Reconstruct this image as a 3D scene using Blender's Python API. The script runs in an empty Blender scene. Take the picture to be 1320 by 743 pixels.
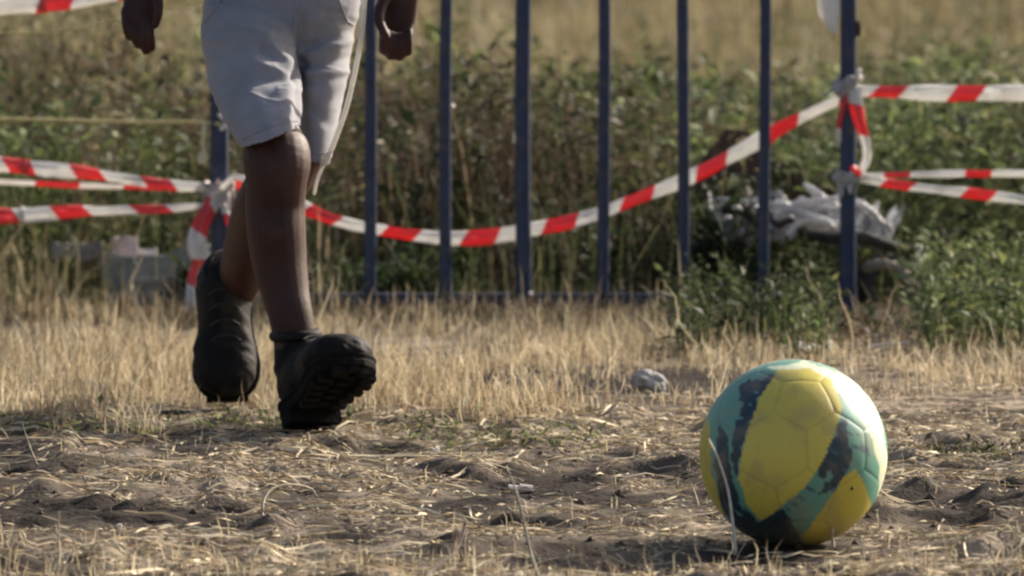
import bpy, math, random
import numpy as np
from mathutils import Vector, Matrix
random.seed(7); rng = np.random.default_rng(7)
scene = bpy.context.scene
C = scene.collection
PI = math.pi

# ------------------------------------------------------------------ camera
F = 14000.0            # focal length in pixels of the 1320 px wide photograph
H = 1.30               # camera height
TH = math.atan((371.5 + 744.0) / F)
cam_d = bpy.data.cameras.new('camera'); cam = bpy.data.objects.new('camera', cam_d); C.objects.link(cam)
cam.location = (0, 0, H); cam.rotation_euler = (PI / 2 - TH, 0, 0)
cam_d.sensor_width = 36; cam_d.lens = 36 * F / 1320.0
cam_d.clip_start = 0.5; cam_d.clip_end = 3000
cam_d.dof.use_dof = True; cam_d.dof.focus_distance = 13.3; cam_d.dof.aperture_fstop = 10.0
scene.camera = cam

# ------------------------------------------------------------------ light
SUN = Vector((0.67, 0.59, 0.46)).normalized()
world = bpy.data.worlds.new('World'); scene.world = world; world.use_nodes = True
nt = world.node_tree; nt.nodes.clear()
sky = nt.nodes.new('ShaderNodeTexSky'); sky.sky_type = 'NISHITA'; sky.sun_disc = False
sky.sun_elevation = math.asin(SUN.z); sky.sun_rotation = math.atan2(SUN.x, SUN.y)
sky.dust_density = 4.5; sky.air_density = 0.9; sky.ozone_density = 0.4
bg = nt.nodes.new('ShaderNodeBackground'); bg.inputs['Strength'].default_value = 0.095
wo = nt.nodes.new('ShaderNodeOutputWorld')
nt.links.new(sky.outputs[0], bg.inputs[0]); nt.links.new(bg.outputs[0], wo.inputs[0])
sd = bpy.data.lights.new('sun', 'SUN'); sd.energy = 4.8; sd.angle = math.radians(0.5); sd.color = (1.0, 0.91, 0.78)
so = bpy.data.objects.new('sun', sd); C.objects.link(so)
so.rotation_euler = (-SUN).to_track_quat('-Z', 'Y').to_euler()
scene.view_settings.view_transform = 'Standard'; scene.view_settings.look = 'None'
scene.view_settings.exposure = 0.80; scene.view_settings.gamma = 1.0
scene.render.engine = 'CYCLES'
scene.cycles.pixel_filter_type = 'BLACKMAN_HARRIS'; scene.cycles.filter_width = 2.2
scene.cycles.max_bounces = 6; scene.cycles.transparent_max_bounces = 6
scene.cycles.use_denoising = True

# ------------------------------------------------------------------ helpers
cT, sT = math.cos(TH), math.sin(TH)
def W(px, py, Y):
    """point of the world that lies at depth Y in the direction of photo pixel (px, py)"""
    u = (px - 660.0) / F; v = -(py - 371.5) / F
    dx = u; dy = cT + v * sT; dz = -sT + v * cT
    t = Y / dy
    return Vector((dx * t, Y, H + dz * t))
def GY(py):                                   # depth of flat ground seen at image row py
    v = -(py - 371.5) / F
    return H * (cT + v * sT) / (sT - v * cT)
def hsh(ix, iy, s):
    n = (ix.astype(np.int64) * 374761393 + iy.astype(np.int64) * 668265263 + s * 974634777) & 0x7fffffff
    n = ((n ^ (n >> 13)) * 1274126177) & 0x7fffffff
    return ((n ^ (n >> 16)) & 0xffffff) / float(0xffffff)
def vn(x, y, s=0):
    x = np.asarray(x, float); y = np.asarray(y, float)
    ix = np.floor(x); iy = np.floor(y); fx = x - ix; fy = y - iy
    fx = fx * fx * (3 - 2 * fx); fy = fy * fy * (3 - 2 * fy)
    a = hsh(ix, iy, s); b = hsh(ix + 1, iy, s); c = hsh(ix, iy + 1, s); d = hsh(ix + 1, iy + 1, s)
    return (a * (1 - fx) + b * fx) * (1 - fy) + (c * (1 - fx) + d * fx) * fy
def fbm(x, y, s=0, o=4):
    r = 0; a = 1; t = 0
    for k in range(o):
        r = r + a * vn(np.asarray(x) * 2 ** k, np.asarray(y) * 2 ** k, s + k * 17); t += a; a *= 0.55
    return r / t
def sm(x, a, b):
    t = np.clip((np.asarray(x, float) - a) / (b - a), 0, 1); return t * t * (3 - 2 * t)

def link(o, parent=None):
    C.objects.link(o)
    if parent is not None: o.parent = parent
    return o
def tag(o, label=None, cat=None, group=None, kind=None):
    if label: o['label'] = label
    if cat: o['category'] = cat
    if group: o['group'] = group
    if kind: o['kind'] = kind
    return o
def empty(name, loc=(0, 0, 0)):
    o = bpy.data.objects.new(name, None); C.objects.link(o); o.location = loc; o.empty_display_size = 0.05
    return o
def place(o, parent):
    """parent o (whose mesh is in world coordinates) to an empty"""
    C.objects.link(o); o.parent = parent
    if parent is not None and parent.type == 'EMPTY': o.location = -parent.location
    return o
def mesh_np(name, V, T, mat, cols=None, smooth=False, uv=None):
    V = np.asarray(V, np.float32); T = np.asarray(T, np.int32)
    me = bpy.data.meshes.new(name); k = T.shape[1]
    me.vertices.add(len(V)); me.vertices.foreach_set('co', V.ravel())
    me.loops.add(T.size); me.loops.foreach_set('vertex_index', T.ravel())
    me.polygons.add(len(T)); me.polygons.foreach_set('loop_start', np.arange(0, T.size, k, dtype=np.int32))
    try: me.polygons.foreach_set('loop_total', np.full(len(T), k, np.int32))
    except Exception: pass
    me.update(calc_edges=True)
    if cols is not None:
        a = me.color_attributes.new('Col', 'FLOAT_COLOR', 'POINT')
        c = np.ones((len(V), 4), np.float32); c[:, :3] = cols; a.data.foreach_set('color', c.ravel())
    if uv is not None:
        l = me.uv_layers.new(name='UVMap'); l.data.foreach_set('uv', np.asarray(uv, np.float32)[T.ravel()].ravel())
    if smooth: me.polygons.foreach_set('use_smooth', np.ones(len(T), bool))
    if mat: me.materials.append(mat)
    me.validate(); me.update()
    return bpy.data.objects.new(name, me)

class MB:
    def __init__(s): s.v = []; s.f = []
    def add(s, v, f):
        n = len(s.v); s.v += [tuple(p) for p in v]; s.f += [tuple(i + n for i in q) for q in f]
    def box(s, c, d, R=None):
        cs = []
        for z in (-1, 1):
            for y in (-1, 1):
                for x in (-1, 1):
                    p = Vector((x * d[0] / 2, y * d[1] / 2, z * d[2] / 2))
                    if R is not None: p = R @ p
                    cs.append(Vector(c) + p)
        s.add(cs, [(0, 2, 3, 1), (4, 5, 7, 6), (0, 1, 5, 4), (2, 6, 7, 3), (0, 4, 6, 2), (1, 3, 7, 5)])
    def tube(s, pts, rad, seg=16, ref=Vector((0, 1, 0)), round_ends=True):
        """lofted limb; rad: list of r or (r_side, r_depth)"""
        P = [Vector(p) for p in pts]; R = [(r, r) if not isinstance(r, (tuple, list)) else r for r in rad]
        if round_ends:
            for end in (0, -1):
                q = P[end]; n = (P[end] - P[1 if end == 0 else -2]).normalized(); r = R[end]; m = min(r)
                e1 = (q + n * m * 0.55, (r[0] * 0.80, r[1] * 0.80)); e2 = (q + n * m * 0.92, (r[0] * 0.36, r[1] * 0.36))
                if end == 0: P = [e2[0], e1[0]] + P; R = [e2[1], e1[1]] + R
                else: P = P + [e1[0], e2[0]]; R = R + [e1[1], e2[1]]
        rings = []
        for i, p in enumerate(P):
            t = (P[min(i + 1, len(P) - 1)] - P[max(i - 1, 0)])
            t = t.normalized() if t.length > 1e-9 else Vector((0, 0, 1))
            a = t.cross(ref)
            if a.length < 1e-3: a = t.cross(Vector((1, 0, 0)))
            a.normalize(); b = a.cross(t).normalized()
            if rings and False: pass
            rings.append([p + a * math.cos(2 * PI * k / seg) * R[i][0] + b * math.sin(2 * PI * k / seg) * R[i][1] for k in range(seg)])
        V = [q for r in rings for q in r]; Fc = []
        for i in range(len(rings) - 1):
            for k in range(seg):
                k2 = (k + 1) % seg
                Fc.append((i * seg + k, i * seg + k2, (i + 1) * seg + k2, (i + 1) * seg + k))
        Fc.append(tuple(reversed(range(seg)))); Fc.append(tuple((len(rings) - 1) * seg + k for k in range(seg)))
        s.add(V, Fc)
    def rings(s, rings):
        seg = len(rings[0]); V = [q for r in rings for q in r]; Fc = []
        for i in range(len(rings) - 1):
            for k in range(seg):
                k2 = (k + 1) % seg
                Fc.append((i * seg + k, i * seg + k2, (i + 1) * seg + k2, (i + 1) * seg + k))
        Fc.append(tuple(reversed(range(seg)))); Fc.append(tuple((len(rings) - 1) * seg + k for k in range(seg)))
        s.add(V, Fc)
    def obj(s, name, mat, smooth=True):
        me = bpy.data.meshes.new(name); me.from_pydata(s.v, [], s.f); me.update()
        if smooth:
            for p in me.polygons: p.use_smooth = True
        if mat: me.materials.append(mat)
        return bpy.data.objects.new(name, me)
    def remeshed(s, name, mat, voxel, smooth_it=4):
        o = s.obj(name, None, False); C.objects.link(o)
        m = o.modifiers.new('r', 'REMESH'); m.mode = 'VOXEL'; m.voxel_size = voxel
        if smooth_it:
            k = o.modifiers.new('s', 'SMOOTH'); k.iterations = smooth_it; k.factor = 0.5
        dg = bpy.context.evaluated_depsgraph_get(); dg.update()
        me = bpy.data.meshes.new_from_object(o.evaluated_get(dg)); me.name = name
        bpy.data.objects.remove(o)
        me.polygons.foreach_set('use_smooth', np.ones(len(me.polygons), bool))
        me.materials.clear(); me.materials.append(mat)
        return bpy.data.objects.new(name, me)
def displace(o, fn):
    me = o.data; n = len(me.vertices)
    co = np.empty(n * 3); me.vertices.foreach_get('co', co); co = co.reshape(-1, 3)
    no = np.empty(n * 3); me.vertices.foreach_get('normal', no); no = no.reshape(-1, 3)
    co = co + no * fn(co, no)[:, None]
    me.vertices.foreach_set('co', co.ravel()); me.update()

# ------------------------------------------------------------------ materials
def newmat(name):
    m = bpy.data.materials.new(name); m.use_nodes = True; t = m.node_tree; t.nodes.clear()
    out = t.nodes.new('ShaderNodeOutputMaterial'); return m, t, out
def N(t, typ, **kw):
    n = t.nodes.new(typ)
    for k, v in kw.items(): setattr(n, k, v)
    return n
def basic(name, col, rough=0.6, var=0.12, scale=40.0, bump=0.15, bscale=200.0, metallic=0.0, dist=0.002, dirt=None, dirtscale=12, transl=0.0, spec=0.5, sheen=0.0, col2=None):
    m, t, out = newmat(name); L = t.links.new
    tc = N(t, 'ShaderNodeTexCoord'); n1 = N(t, 'ShaderNodeTexNoise'); n1.inputs['Scale'].default_value = scale; n1.inputs['Detail'].default_value = 5
    L(tc.outputs['Object'], n1.inputs['Vector'])
    mx = N(t, 'ShaderNodeMix', data_type='RGBA')
    c2 = col2 or tuple(max(0, c * (1 - var * 2)) for c in col)
    mx.inputs[6].default_value = (*col, 1); mx.inputs[7].default_value = (*c2, 1)
    r = N(t, 'ShaderNodeValToRGB'); r.color_ramp.elements[0].position = 0.35; r.color_ramp.elements[1].position = 0.7
    L(n1.outputs[0], r.inputs[0]); L(r.outputs[0], mx.inputs[0]); cs = mx.outputs[2]
    if dirt:
        n3 = N(t, 'ShaderNodeTexNoise'); n3.inputs['Scale'].default_value = dirtscale; n3.inputs['Detail'].default_value = 7; n3.inputs['Roughness'].default_value = .65
        L(tc.outputs['Object'], n3.inputs['Vector'])
        r3 = N(t, 'ShaderNodeValToRGB'); r3.color_ramp.elements[0].position = 0.5; r3.color_ramp.elements[1].position = 0.72
        L(n3.outputs[0], r3.inputs[0]); m3 = N(t, 'ShaderNodeMix', data_type='RGBA'); L(r3.outputs[0], m3.inputs[0]); L(cs, m3.inputs[6]); m3.inputs[7].default_value = (*dirt, 1); cs = m3.outputs[2]
    p = N(t, 'ShaderNodeBsdfPrincipled'); L(cs, p.inputs['Base Color'])
    p.inputs['Roughness'].default_value = rough; p.inputs['Metallic'].default_value = metallic
    p.inputs['Specular IOR Level'].default_value = spec
    if sheen: p.inputs['Sheen Weight'].default_value = sheen
    n2 = N(t, 'ShaderNodeTexNoise'); n2.inputs['Scale'].default_value = bscale; n2.inputs['Detail'].default_value = 4
    L(tc.outputs['Object'], n2.inputs['Vector']); b = N(t, 'ShaderNodeBump'); b.inputs['Strength'].default_value = bump; b.inputs['Distance'].default_value = dist
    L(n2.outputs[0], b.inputs['Height']); L(b.outputs[0], p.inputs['Normal'])
    if transl > 0:
        tr = N(t, 'ShaderNodeBsdfTranslucent'); L(cs, tr.inputs[0]); ms = N(t, 'ShaderNodeMixShader'); ms.inputs[0].default_value = transl
        L(p.outputs[0], ms.inputs[1]); L(tr.outputs[0], ms.inputs[2]); L(ms.outputs[0], out.inputs[0])
    else: L(p.outputs[0], out.inputs[0])
    return m
def vegmat(name, transl=0.35, rough=0.65, spec=0.25):
    m, t, out = newmat(name); L = t.links.new
    a = N(t, 'ShaderNodeAttribute'); a.attribute_name = 'Col'
    p = N(t, 'ShaderNodeBsdfPrincipled'); p.inputs['Roughness'].default_value = rough; p.inputs['Specular IOR Level'].default_value = spec
    L(a.outputs['Color'], p.inputs['Base Color'])
    tr = N(t, 'ShaderNodeBsdfTranslucent'); L(a.outputs['Color'], tr.inputs[0])
    ms = N(t, 'ShaderNodeMixShader'); ms.inputs[0].default_value = transl
    L(p.outputs[0], ms.inputs[1]); L(tr.outputs[0], ms.inputs[2]); L(ms.outputs[0], out.inputs[0])
    return m
def tapemat(name, period, duty, phase=0.0, slant=0.6, red=(0.82, 0.105, 0.12), white=(0.86, 0.85, 0.83), width=0.03):
    m, t, out = newmat(name); L = t.links.new
    uv = N(t, 'ShaderNodeUVMap'); sx = N(t, 'ShaderNodeSeparateXYZ'); L(uv.outputs[0], sx.inputs[0])
    def M(op, a, b=None):
        n = N(t, 'ShaderNodeMath', operation=op)
        for i, q in enumerate((a, b)):
            if q is None: continue
            if isinstance(q, (int, float)): n.inputs[i].default_value = q
            else: L(q, n.inputs[i])
        return n.outputs[0]
    s = M('ADD', sx.outputs[0], M('MULTIPLY', sx.outputs[1], slant * width))
    f = M('FRACT', M('ADD', M('DIVIDE', s, period), phase))
    k = M('LESS_THAN', f, duty)
    mx = N(t, 'ShaderNodeMix', data_type='RGBA'); L(k, mx.inputs[0]); mx.inputs[6].default_value = (*white, 1); mx.inputs[7].default_value = (*red, 1)
    # dust and scuffs
    tc = N(t, 'ShaderNodeTexCoord'); n1 = N(t, 'ShaderNodeTexNoise'); n1.inputs['Scale'].default_value = 30; n1.inputs['Detail'].default_value = 6
    L(tc.outputs['Object'], n1.inputs['Vector'])
    r = N(t, 'ShaderNodeValToRGB'); r.color_ramp.elements[0].position = 0.5; r.color_ramp.elements[1].position = 0.8; r.color_ramp.elements[1].color = (.28, .28, .28, 1)
    L(n1.outputs[0], r.inputs[0]); m2 = N(t, 'ShaderNodeMix', data_type='RGBA'); L(r.outputs[0], m2.inputs[0]); L(mx.outputs[2], m2.inputs[6]); m2.inputs[7].default_value = (.45, .38, .30, 1)
    p = N(t, 'ShaderNodeBsdfPrincipled'); p.inputs['Roughness'].default_value = 0.35; L(m2.outputs[2], p.inputs['Base Color'])
    n2 = N(t, 'ShaderNodeTexNoise'); n2.inputs['Scale'].default_value = 60; b = N(t, 'ShaderNodeBump'); b.inputs['Strength'].default_value = 0.5; b.inputs['Distance'].default_value = 0.004
    L(tc.outputs['Object'], n2.inputs['Vector']); L(n2.outputs[0], b.inputs['Height']); L(b.outputs[0], p.inputs['Normal'])
    tr = N(t, 'ShaderNodeBsdfTranslucent'); L(m2.outputs[2], tr.inputs[0]); ms = N(t, 'ShaderNodeMixShader'); ms.inputs[0].default_value = 0.45
    L(p.outputs[0], ms.inputs[1]); L(tr.outputs[0], ms.inputs[2]); L(ms.outputs[0], out.inputs[0])
    return m

M_veg = vegmat('dry_grass_blades', 0.30)
M_leaf = vegmat('green_leaves', 0.35)
M_straw = vegmat('straw_litter', 0.15)
M_navy = basic('navy_paint', (0.013, 0.033, 0.092), 0.45, 0.2, 30, 0.1, 300, dirt=(0.055, 0.055, 0.075), dirtscale=45)
M_skin = basic('skin', (0.052, 0.0185, 0.015), 0.6, 0.22, 12, 0.4, 220, spec=0.35, dirt=(0.062, 0.029, 0.024), dirtscale=30, dist=0.001)
M_short = basic('shorts_cloth', (0.275, 0.275, 0.31), 0.9, 0.10, 18, 0.35, 900, sheen=0.2, dist=0.0008, dirt=(0.225, 0.225, 0.25), dirtscale=9)
M_seam = basic('shorts_seam', (0.30, 0.30, 0.34), 0.9, 0.1, 60, 0.2, 900)
M_shirt = basic('shirt_cloth', (0.45, 0.42, 0.38), 0.9, 0.05, 18, 0.3, 900)
M_cord = basic('cotton_cord', (0.82, 0.80, 0.76), 0.85, 0.06, 200, 0.4, 1500, transl=.45)
M_boot = basic('boot_leather', (0.009, 0.0075, 0.0075), 0.7, 0.25, 30, 0.3, 220, spec=.2, dirt=(0.05, 0.04, 0.032), dirtscale=14)
M_sole = basic('boot_rubber', (0.008, 0.007, 0.0065), 0.9, 0.2, 40, 0.4, 160, spec=.15, dirt=(0.02, 0.015, 0.012), dirtscale=18)
M_lace = basic('boot_lace', (0.03, 0.03, 0.03), 0.9, 0.1)
M_hair = basic('hair', (0.012, 0.009, 0.008), 0.6, 0.2, 90, 0.8, 300, dist=0.004)
M_rope = basic('yellow_rope', (0.66, 0.56, 0.26), 0.8, 0.2, 80, 0.5, 900)
M_stone = basic('pale_stone', (0.44, 0.42, 0.40), 0.9, 0.25, 25, 0.8, 90, dist=0.006)
M_white = basic('white_plastic', (0.78, 0.76, 0.74), 0.5, 0.1, 20, 0.3, 90, dirt=(0.5, 0.45, 0.38))
M_silver = basic('silver_plastic', (0.80, 0.81, 0.84), 0.35, 0.30, 28, 0.9, 50, dist=0.006, transl=0.4, dirt=(0.28, 0.26, 0.24), dirtscale=24)
M_board = basic('grey_green_board', (0.24, 0.245, 0.21), 0.9, 0.2, 10, 0.5, 60, dirt=(0.11, 0.10, 0.08), dirtscale=9)
M_teal = basic('faded_teal_plastic', (0.20, 0.25, 0.22), 0.7, 0.2, 20, 0.3, 60)
M_film = basic('tape_film', (0.70, 0.68, 0.68), 0.4, 0.1, 30, 0.4, 80, transl=.35, dirt=(.55, .40, .38))
M_pink = basic('faded_carton', (0.72, 0.62, 0.58), 0.8, 0.25, 30, 0.3, 60)
M_stalk = basic('dry_stalk', (0.50, 0.43, 0.31), .8, .2, 60, .4, 200)
M_pale = basic('pale_cord_tail', (0.66, 0.62, 0.42), .8, .15, 60, .4, 300)
M_rust = basic('rusty_brown', (0.12, 0.068, 0.048), .9, .35, 14, .8, 40, dist=.01, dirt=(.11, .08, .05), dirtscale=9)
M_wood = basic('weathered_wood', (0.36, 0.31, 0.24), 0.9, 0.35, 40, 0.8, 90, dist=0.004)
M_twig = basic('dark_twig', (0.07, 0.05, 0.04), 0.9, 0.3, 60, 0.5, 120)
M_rubber = basic('old_tyre_rubber', (0.035, 0.033, 0.033), 0.85, 0.3, 30, 0.5, 80, dirt=(0.10, 0.085, 0.065), dirtscale=10)
M_clod = basic('soil_clod', (0.115, 0.085, 0.065), 1.0, 0.3, 40, 0.9, 120, dist=0.006)

# ------------------------------------------------------------------ ground
SOIL_SHADE_SPOTS = [  # photo px, py, half width px, half height px: bare dark soil plus painted shade of hollows, legs and ball
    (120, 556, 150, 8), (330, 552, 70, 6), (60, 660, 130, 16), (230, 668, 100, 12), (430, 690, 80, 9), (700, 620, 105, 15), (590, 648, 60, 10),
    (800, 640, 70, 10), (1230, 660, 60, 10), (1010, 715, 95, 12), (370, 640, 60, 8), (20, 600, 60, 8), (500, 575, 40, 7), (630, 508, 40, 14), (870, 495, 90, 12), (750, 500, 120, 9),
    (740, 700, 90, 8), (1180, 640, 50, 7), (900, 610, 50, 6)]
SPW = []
for px, py, a, b in SOIL_SHADE_SPOTS:
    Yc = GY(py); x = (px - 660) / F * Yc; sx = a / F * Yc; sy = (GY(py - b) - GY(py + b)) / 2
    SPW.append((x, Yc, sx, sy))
def soil(x, y):  # mask for bare soil and for the shadows painted along with it
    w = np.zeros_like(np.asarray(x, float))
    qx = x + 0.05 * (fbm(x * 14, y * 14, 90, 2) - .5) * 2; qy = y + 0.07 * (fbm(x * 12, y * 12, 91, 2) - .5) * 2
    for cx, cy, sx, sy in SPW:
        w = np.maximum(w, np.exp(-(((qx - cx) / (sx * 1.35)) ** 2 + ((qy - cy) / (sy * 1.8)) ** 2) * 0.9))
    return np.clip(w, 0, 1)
def gh(x, y):
    x = np.asarray(x, float); y = np.asarray(y, float)
    tr = 1 - 0.75 * sm(y, 14.05, 14.35)
    near = (1 - sm(np.abs(x), 3.0, 6.0)) * (1 - sm(y, 19, 24)) * sm(y, 8, 10)
    h = 0.012 * (fbm(x * 2.1, y * 2.1, 1, 3) - .5) * 2
    h = h + tr * (0.012 * (fbm(x * 7, y * 8, 2, 3) - .5) * 2 + 0.009 * (fbm(x * 19, y * 24, 3, 3) - .5) * 2)
    cl = np.maximum(0, fbm(x * 14, y * 13, 5, 2) - 0.58) * tr * 0.055
    sp = soil(x, y)
    h = h + cl * (1 - .6 * sp) - 0.012 * sp * tr + sp * tr * 0.016 * np.maximum(0, fbm(x * 18, y * 18, 6, 2) - .45)
    flat = np.exp(-(((x - 0.327) / 0.14) ** 2 + ((y - 12.6) / 0.12) ** 2)) + np.exp(-(((x + 0.27) / 0.10) ** 2 + ((y - 14.0) / 0.12) ** 2))
    h = h * (1 - 0.85 * np.clip(flat, 0, 1))
    return h * near
def axis(lo, hi, st, far):
    a = list(np.arange(lo, hi, st)); k = st; p = a[-1]
    while p < far: k *= 1.32; p += k; a.append(p)
    k = st; p = a[0]; b = []
    while p > -far: k *= 1.32; p -= k; b.append(p)
    return np.array(b[::-1] + a)
AX = axis(-1.7, 1.7, 0.0085, 900); AY = axis(11.9, 15.0, 0.0085, 900)
gx, gy = np.meshgrid(AX, AY); nx, ny = len(AX), len(AY)
gz = gh(gx, gy); VV = np.stack([gx.ravel(), gy.ravel(), gz.ravel()], 1)
i = np.arange(nx * ny).reshape(ny, nx)
Q = np.stack([i[:-1, :-1].ravel(), i[:-1, 1:].ravel(), i[1:, 1:].ravel(), i[1:, :-1].ravel()], 1)
x, y = VV[:, 0], VV[:, 1]
n1 = fbm(x * 9, y * 9, 11, 4); n2 = fbm(x * 45, y * 45, 12, 3); n3 = fbm(x * .35, y * .35, 13, 3)
straw = np.array([0.31, 0.255, 0.195]); dirt = np.array([0.021, 0.016, 0.0145]); brown = np.array([0.155, 0.125, 0.10])  # dirt also colours the painted shade on the track
kk = sm(n1 * .6 + n2 * .4, 0.40, 0.60)[:, None]
col = brown * (1 - kk) + straw * kk
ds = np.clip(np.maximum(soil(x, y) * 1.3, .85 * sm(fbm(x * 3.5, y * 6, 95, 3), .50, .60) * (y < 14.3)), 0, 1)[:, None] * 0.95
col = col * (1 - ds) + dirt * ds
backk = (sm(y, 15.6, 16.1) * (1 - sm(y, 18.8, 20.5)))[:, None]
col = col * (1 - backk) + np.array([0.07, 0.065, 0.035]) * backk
far = sm(y, 19.0, 21.0)[:, None]
col = col * (1 - far) + (np.array([0.27, 0.22, 0.14]) * (0.75 + 0.5 * n3[:, None])) * far
col = col * (0.8 + 0.4 * n2[:, None])
gm, t, out = newmat('dry_soil_and_straw'); L = t.links.new
a = N(t, 'ShaderNodeAttribute'); a.attribute_name = 'Col'; p = N(t, 'ShaderNodeBsdfPrincipled'); p.inputs['Roughness'].default_value = 1.0; p.inputs['Specular IOR Level'].default_value = 0.1
tc = N(t, 'ShaderNodeTexCoord'); n = N(t, 'ShaderNodeTexNoise'); n.inputs['Scale'].default_value = 160; n.inputs['Detail'].default_value = 6
L(tc.outputs['Object'], n.inputs['Vector']); mr = N(t, 'ShaderNodeMapRange'); mr.inputs[3].default_value = .6; mr.inputs[4].default_value = 1.4; L(n.outputs[0], mr.inputs[0])
mm = N(t, 'ShaderNodeMix', data_type='RGBA', blend_type='MULTIPLY'); mm.inputs[0].default_value = 1; L(a.outputs['Color'], mm.inputs[6]); L(mr.outputs[0], mm.inputs[7]); L(mm.outputs[2], p.inputs['Base Color'])
b = N(t, 'ShaderNodeBump'); b.inputs['Strength'].default_value = 0.8; b.inputs['Distance'].default_value = 0.004; L(n.outputs[0], b.inputs['Height']); L(b.outputs[0], p.inputs['Normal']); L(p.outputs[0], out.inputs[0])
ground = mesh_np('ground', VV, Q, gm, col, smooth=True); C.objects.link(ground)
tag(ground, kind='structure')
def gz1(x, y): return float(gh(np.array([x]), np.array([y]))[0])

# ------------------------------------------------------------------ blades and leaves (vectorised)
def blades(base, h, w, az, lean, yaw, cols, K=3, wig=0.0, tip=None):
    """tapered curved blades. base (n,3); az = direction it leans; lean 0..~2"""
    n = len(base); d = np.stack([np.cos(az), np.sin(az), np.zeros(n)], 1); wd = np.stack([np.cos(yaw), np.sin(yaw), np.zeros(n)], 1)
    ang = np.zeros(n); P = [base.copy()]; cur = base.copy()
    for k in range(K):
        ang = lean * ((k + 0.6) / K) + (rng.normal(0, wig, n) if wig else 0)
        st = (h / K)[:, None] * (np.sin(ang)[:, None] * d + np.cos(ang)[:, None] * np.array([0, 0, 1.0]))
        cur = cur + st; P.append(cur.copy())
    V = np.zeros((n, 2 * K + 1, 3)); Cc = np.zeros((n, 2 * K + 1, 3))
    for k in range(K):
        ww = (w * (1 - 0.55 * (k / K) ** 1.5) / 2)[:, None]
        V[:, 2 * k] = P[k] - wd * ww; V[:, 2 * k + 1] = P[k] + wd * ww
    V[:, 2 * K] = P[K]
    tt = np.concatenate([np.repeat(np.arange(K) / K, 2), [1.0]])
    tipc = cols if tip is None else tip
    Cc = cols[:, None, :] * (1 - tt)[None, :, None] + tipc[:, None, :] * tt[None, :, None]
    T = []
    for k in range(K - 1):
        T += [(2 * k, 2 * k + 1, 2 * k + 3), (2 * k, 2 * k + 3, 2 * k + 2)]
    T.append((2 * K - 2, 2 * K - 1, 2 * K)); T = np.array(T)
    TT = (np.arange(n) * (2 * K + 1))[:, None, None] + T[None]
    return V.reshape(-1, 3), TT.reshape(-1, 3), Cc.reshape(-1, 3)
def leaves(pos, dirv, nrm, ln, wd, cols):
    """folded pointed leaves: 6 verts, 4 triangles"""
    n = len(pos); dirv = dirv / np.linalg.norm(dirv, axis=1)[:, None]
    s = np.cross(dirv, nrm); s /= (np.linalg.norm(s, axis=1)[:, None] + 1e-9); u = np.cross(s, dirv)
    l = ln[:, None]; w = wd[:, None]
    V = np.stack([pos, pos + dirv * l * .45 + s * w * .5 + u * w * .22, pos + dirv * l * .5, pos + dirv * l * .45 - s * w * .5 + u * w * .22, pos + dirv * l - u * l * .12], 1)
    T = np.array([(0, 1, 2), (0, 2, 3), (1, 4, 2), (2, 4, 3)])
    TT = (np.arange(n) * 5)[:, None, None] + T[None]
    return V.reshape(-1, 3), TT.reshape(-1, 3), np.repeat(cols, 5, 0)
def join(parts):
    V = []; T = []; Cc = []; o = 0
    for v, t_, c in parts: V.append(v); T.append(t_ + o); Cc.append(c); o += len(v)
    return np.concatenate(V), np.concatenate(T), np.concatenate(Cc)
def pal(n, cs, var=0.18):
    cs = np.array(cs); k = rng.integers(0, len(cs), n); f = rng.random((n, 1))
    k2 = rng.integers(0, len(cs), n)
    return (cs[k] * f + cs[k2] * (1 - f)) * (1 + rng.normal(0, var, (n, 1))).clip(.5, 1.6)
STR = [(0.56, 0.46, 0.30), (0.48, 0.38, 0.24), (0.62, 0.53, 0.37), (0.38, 0.29, 0.19), (0.50, 0.44, 0.29)]
GRN = [(0.065, 0.092, 0.036), (0.092, 0.12, 0.044), (0.045, 0.062, 0.029), (0.15, 0.16, 0.065)]
OLV = [(0.16, 0.14, 0.085), (0.11, 0.10, 0.055), (0.19, 0.16, 0.09), (0.10, 0.10, 0.05)]
BRN = [(0.11, 0.072, 0.052), (0.17, 0.11, 0.075), (0.09, 0.065, 0.045), (0.20, 0.14, 0.09)]

def scatter(n, x0, x1, y0, y1):
    return rng.uniform(x0, x1, n), rng.uniform(y0, y1, n)
def std_grass(name, x, y, hm, wm, cols, K=3, lean=0.5, mat=M_veg, wig=0.12, sink=0.004):
    n = len(x); z = gh(x, y) - sink
    base = np.stack([x, y, z], 1); h = hm * rng.lognormal(0, .35, n); w = wm * rng.uniform(.6, 1.4, n)
    az = rng.uniform(0, 2 * PI, n); le = np.abs(rng.normal(0, lean, n)) + .08
    if lean > .9: az = fbm(x * 9, y * 7, 23, 2) * 4 * PI + rng.normal(0, .8, n); le = le * (.5 + 1.2 * fbm(x * 6, y * 6, 24, 2))
    return blades(base, h, w, az, le, rng.uniform(0, PI, n), cols, K, wig)

# band of standing dry grass between the track and the fence
parts = []
def band_density(x, y):
    pxl = x / y * F + 660; e = 14.02 + 0.22 * (fbm(x * 5, y * 5, 20, 2) - .5) * 2 + 0.30 * sm(x, 0.0, 0.35) + 0.10 * sm(x, -0.1, 0.05)
    d = sm(y, e - .1, e + 0.4) * (1 - 0.85 * soil(x, y))
    d = d * (0.12 + 0.95 * sm(fbm(x * 9, y * 6, 21, 3), .38, .6))
    for fx_, fy_, a_ in ((-.392, 14.33, .055), (-.27, 13.98, .07)): d = d * (1 - .93 * (np.abs(x - fx_) < a_) * (y > fy_ - .6) * (y < fy_ + .03))
    return d * (1 - 0.40 * sm(x, 0.25, 0.5)) * (1 - .45 * sm(fbm(x * 3, y * 3, 28, 2), .5, .65))
n = 150000; x, y = scatter(n, -2.3, 2.3, 13.9, 15.72); k = rng.random(n) < band_density(x, y); x, y = x[k], y[k]
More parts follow.
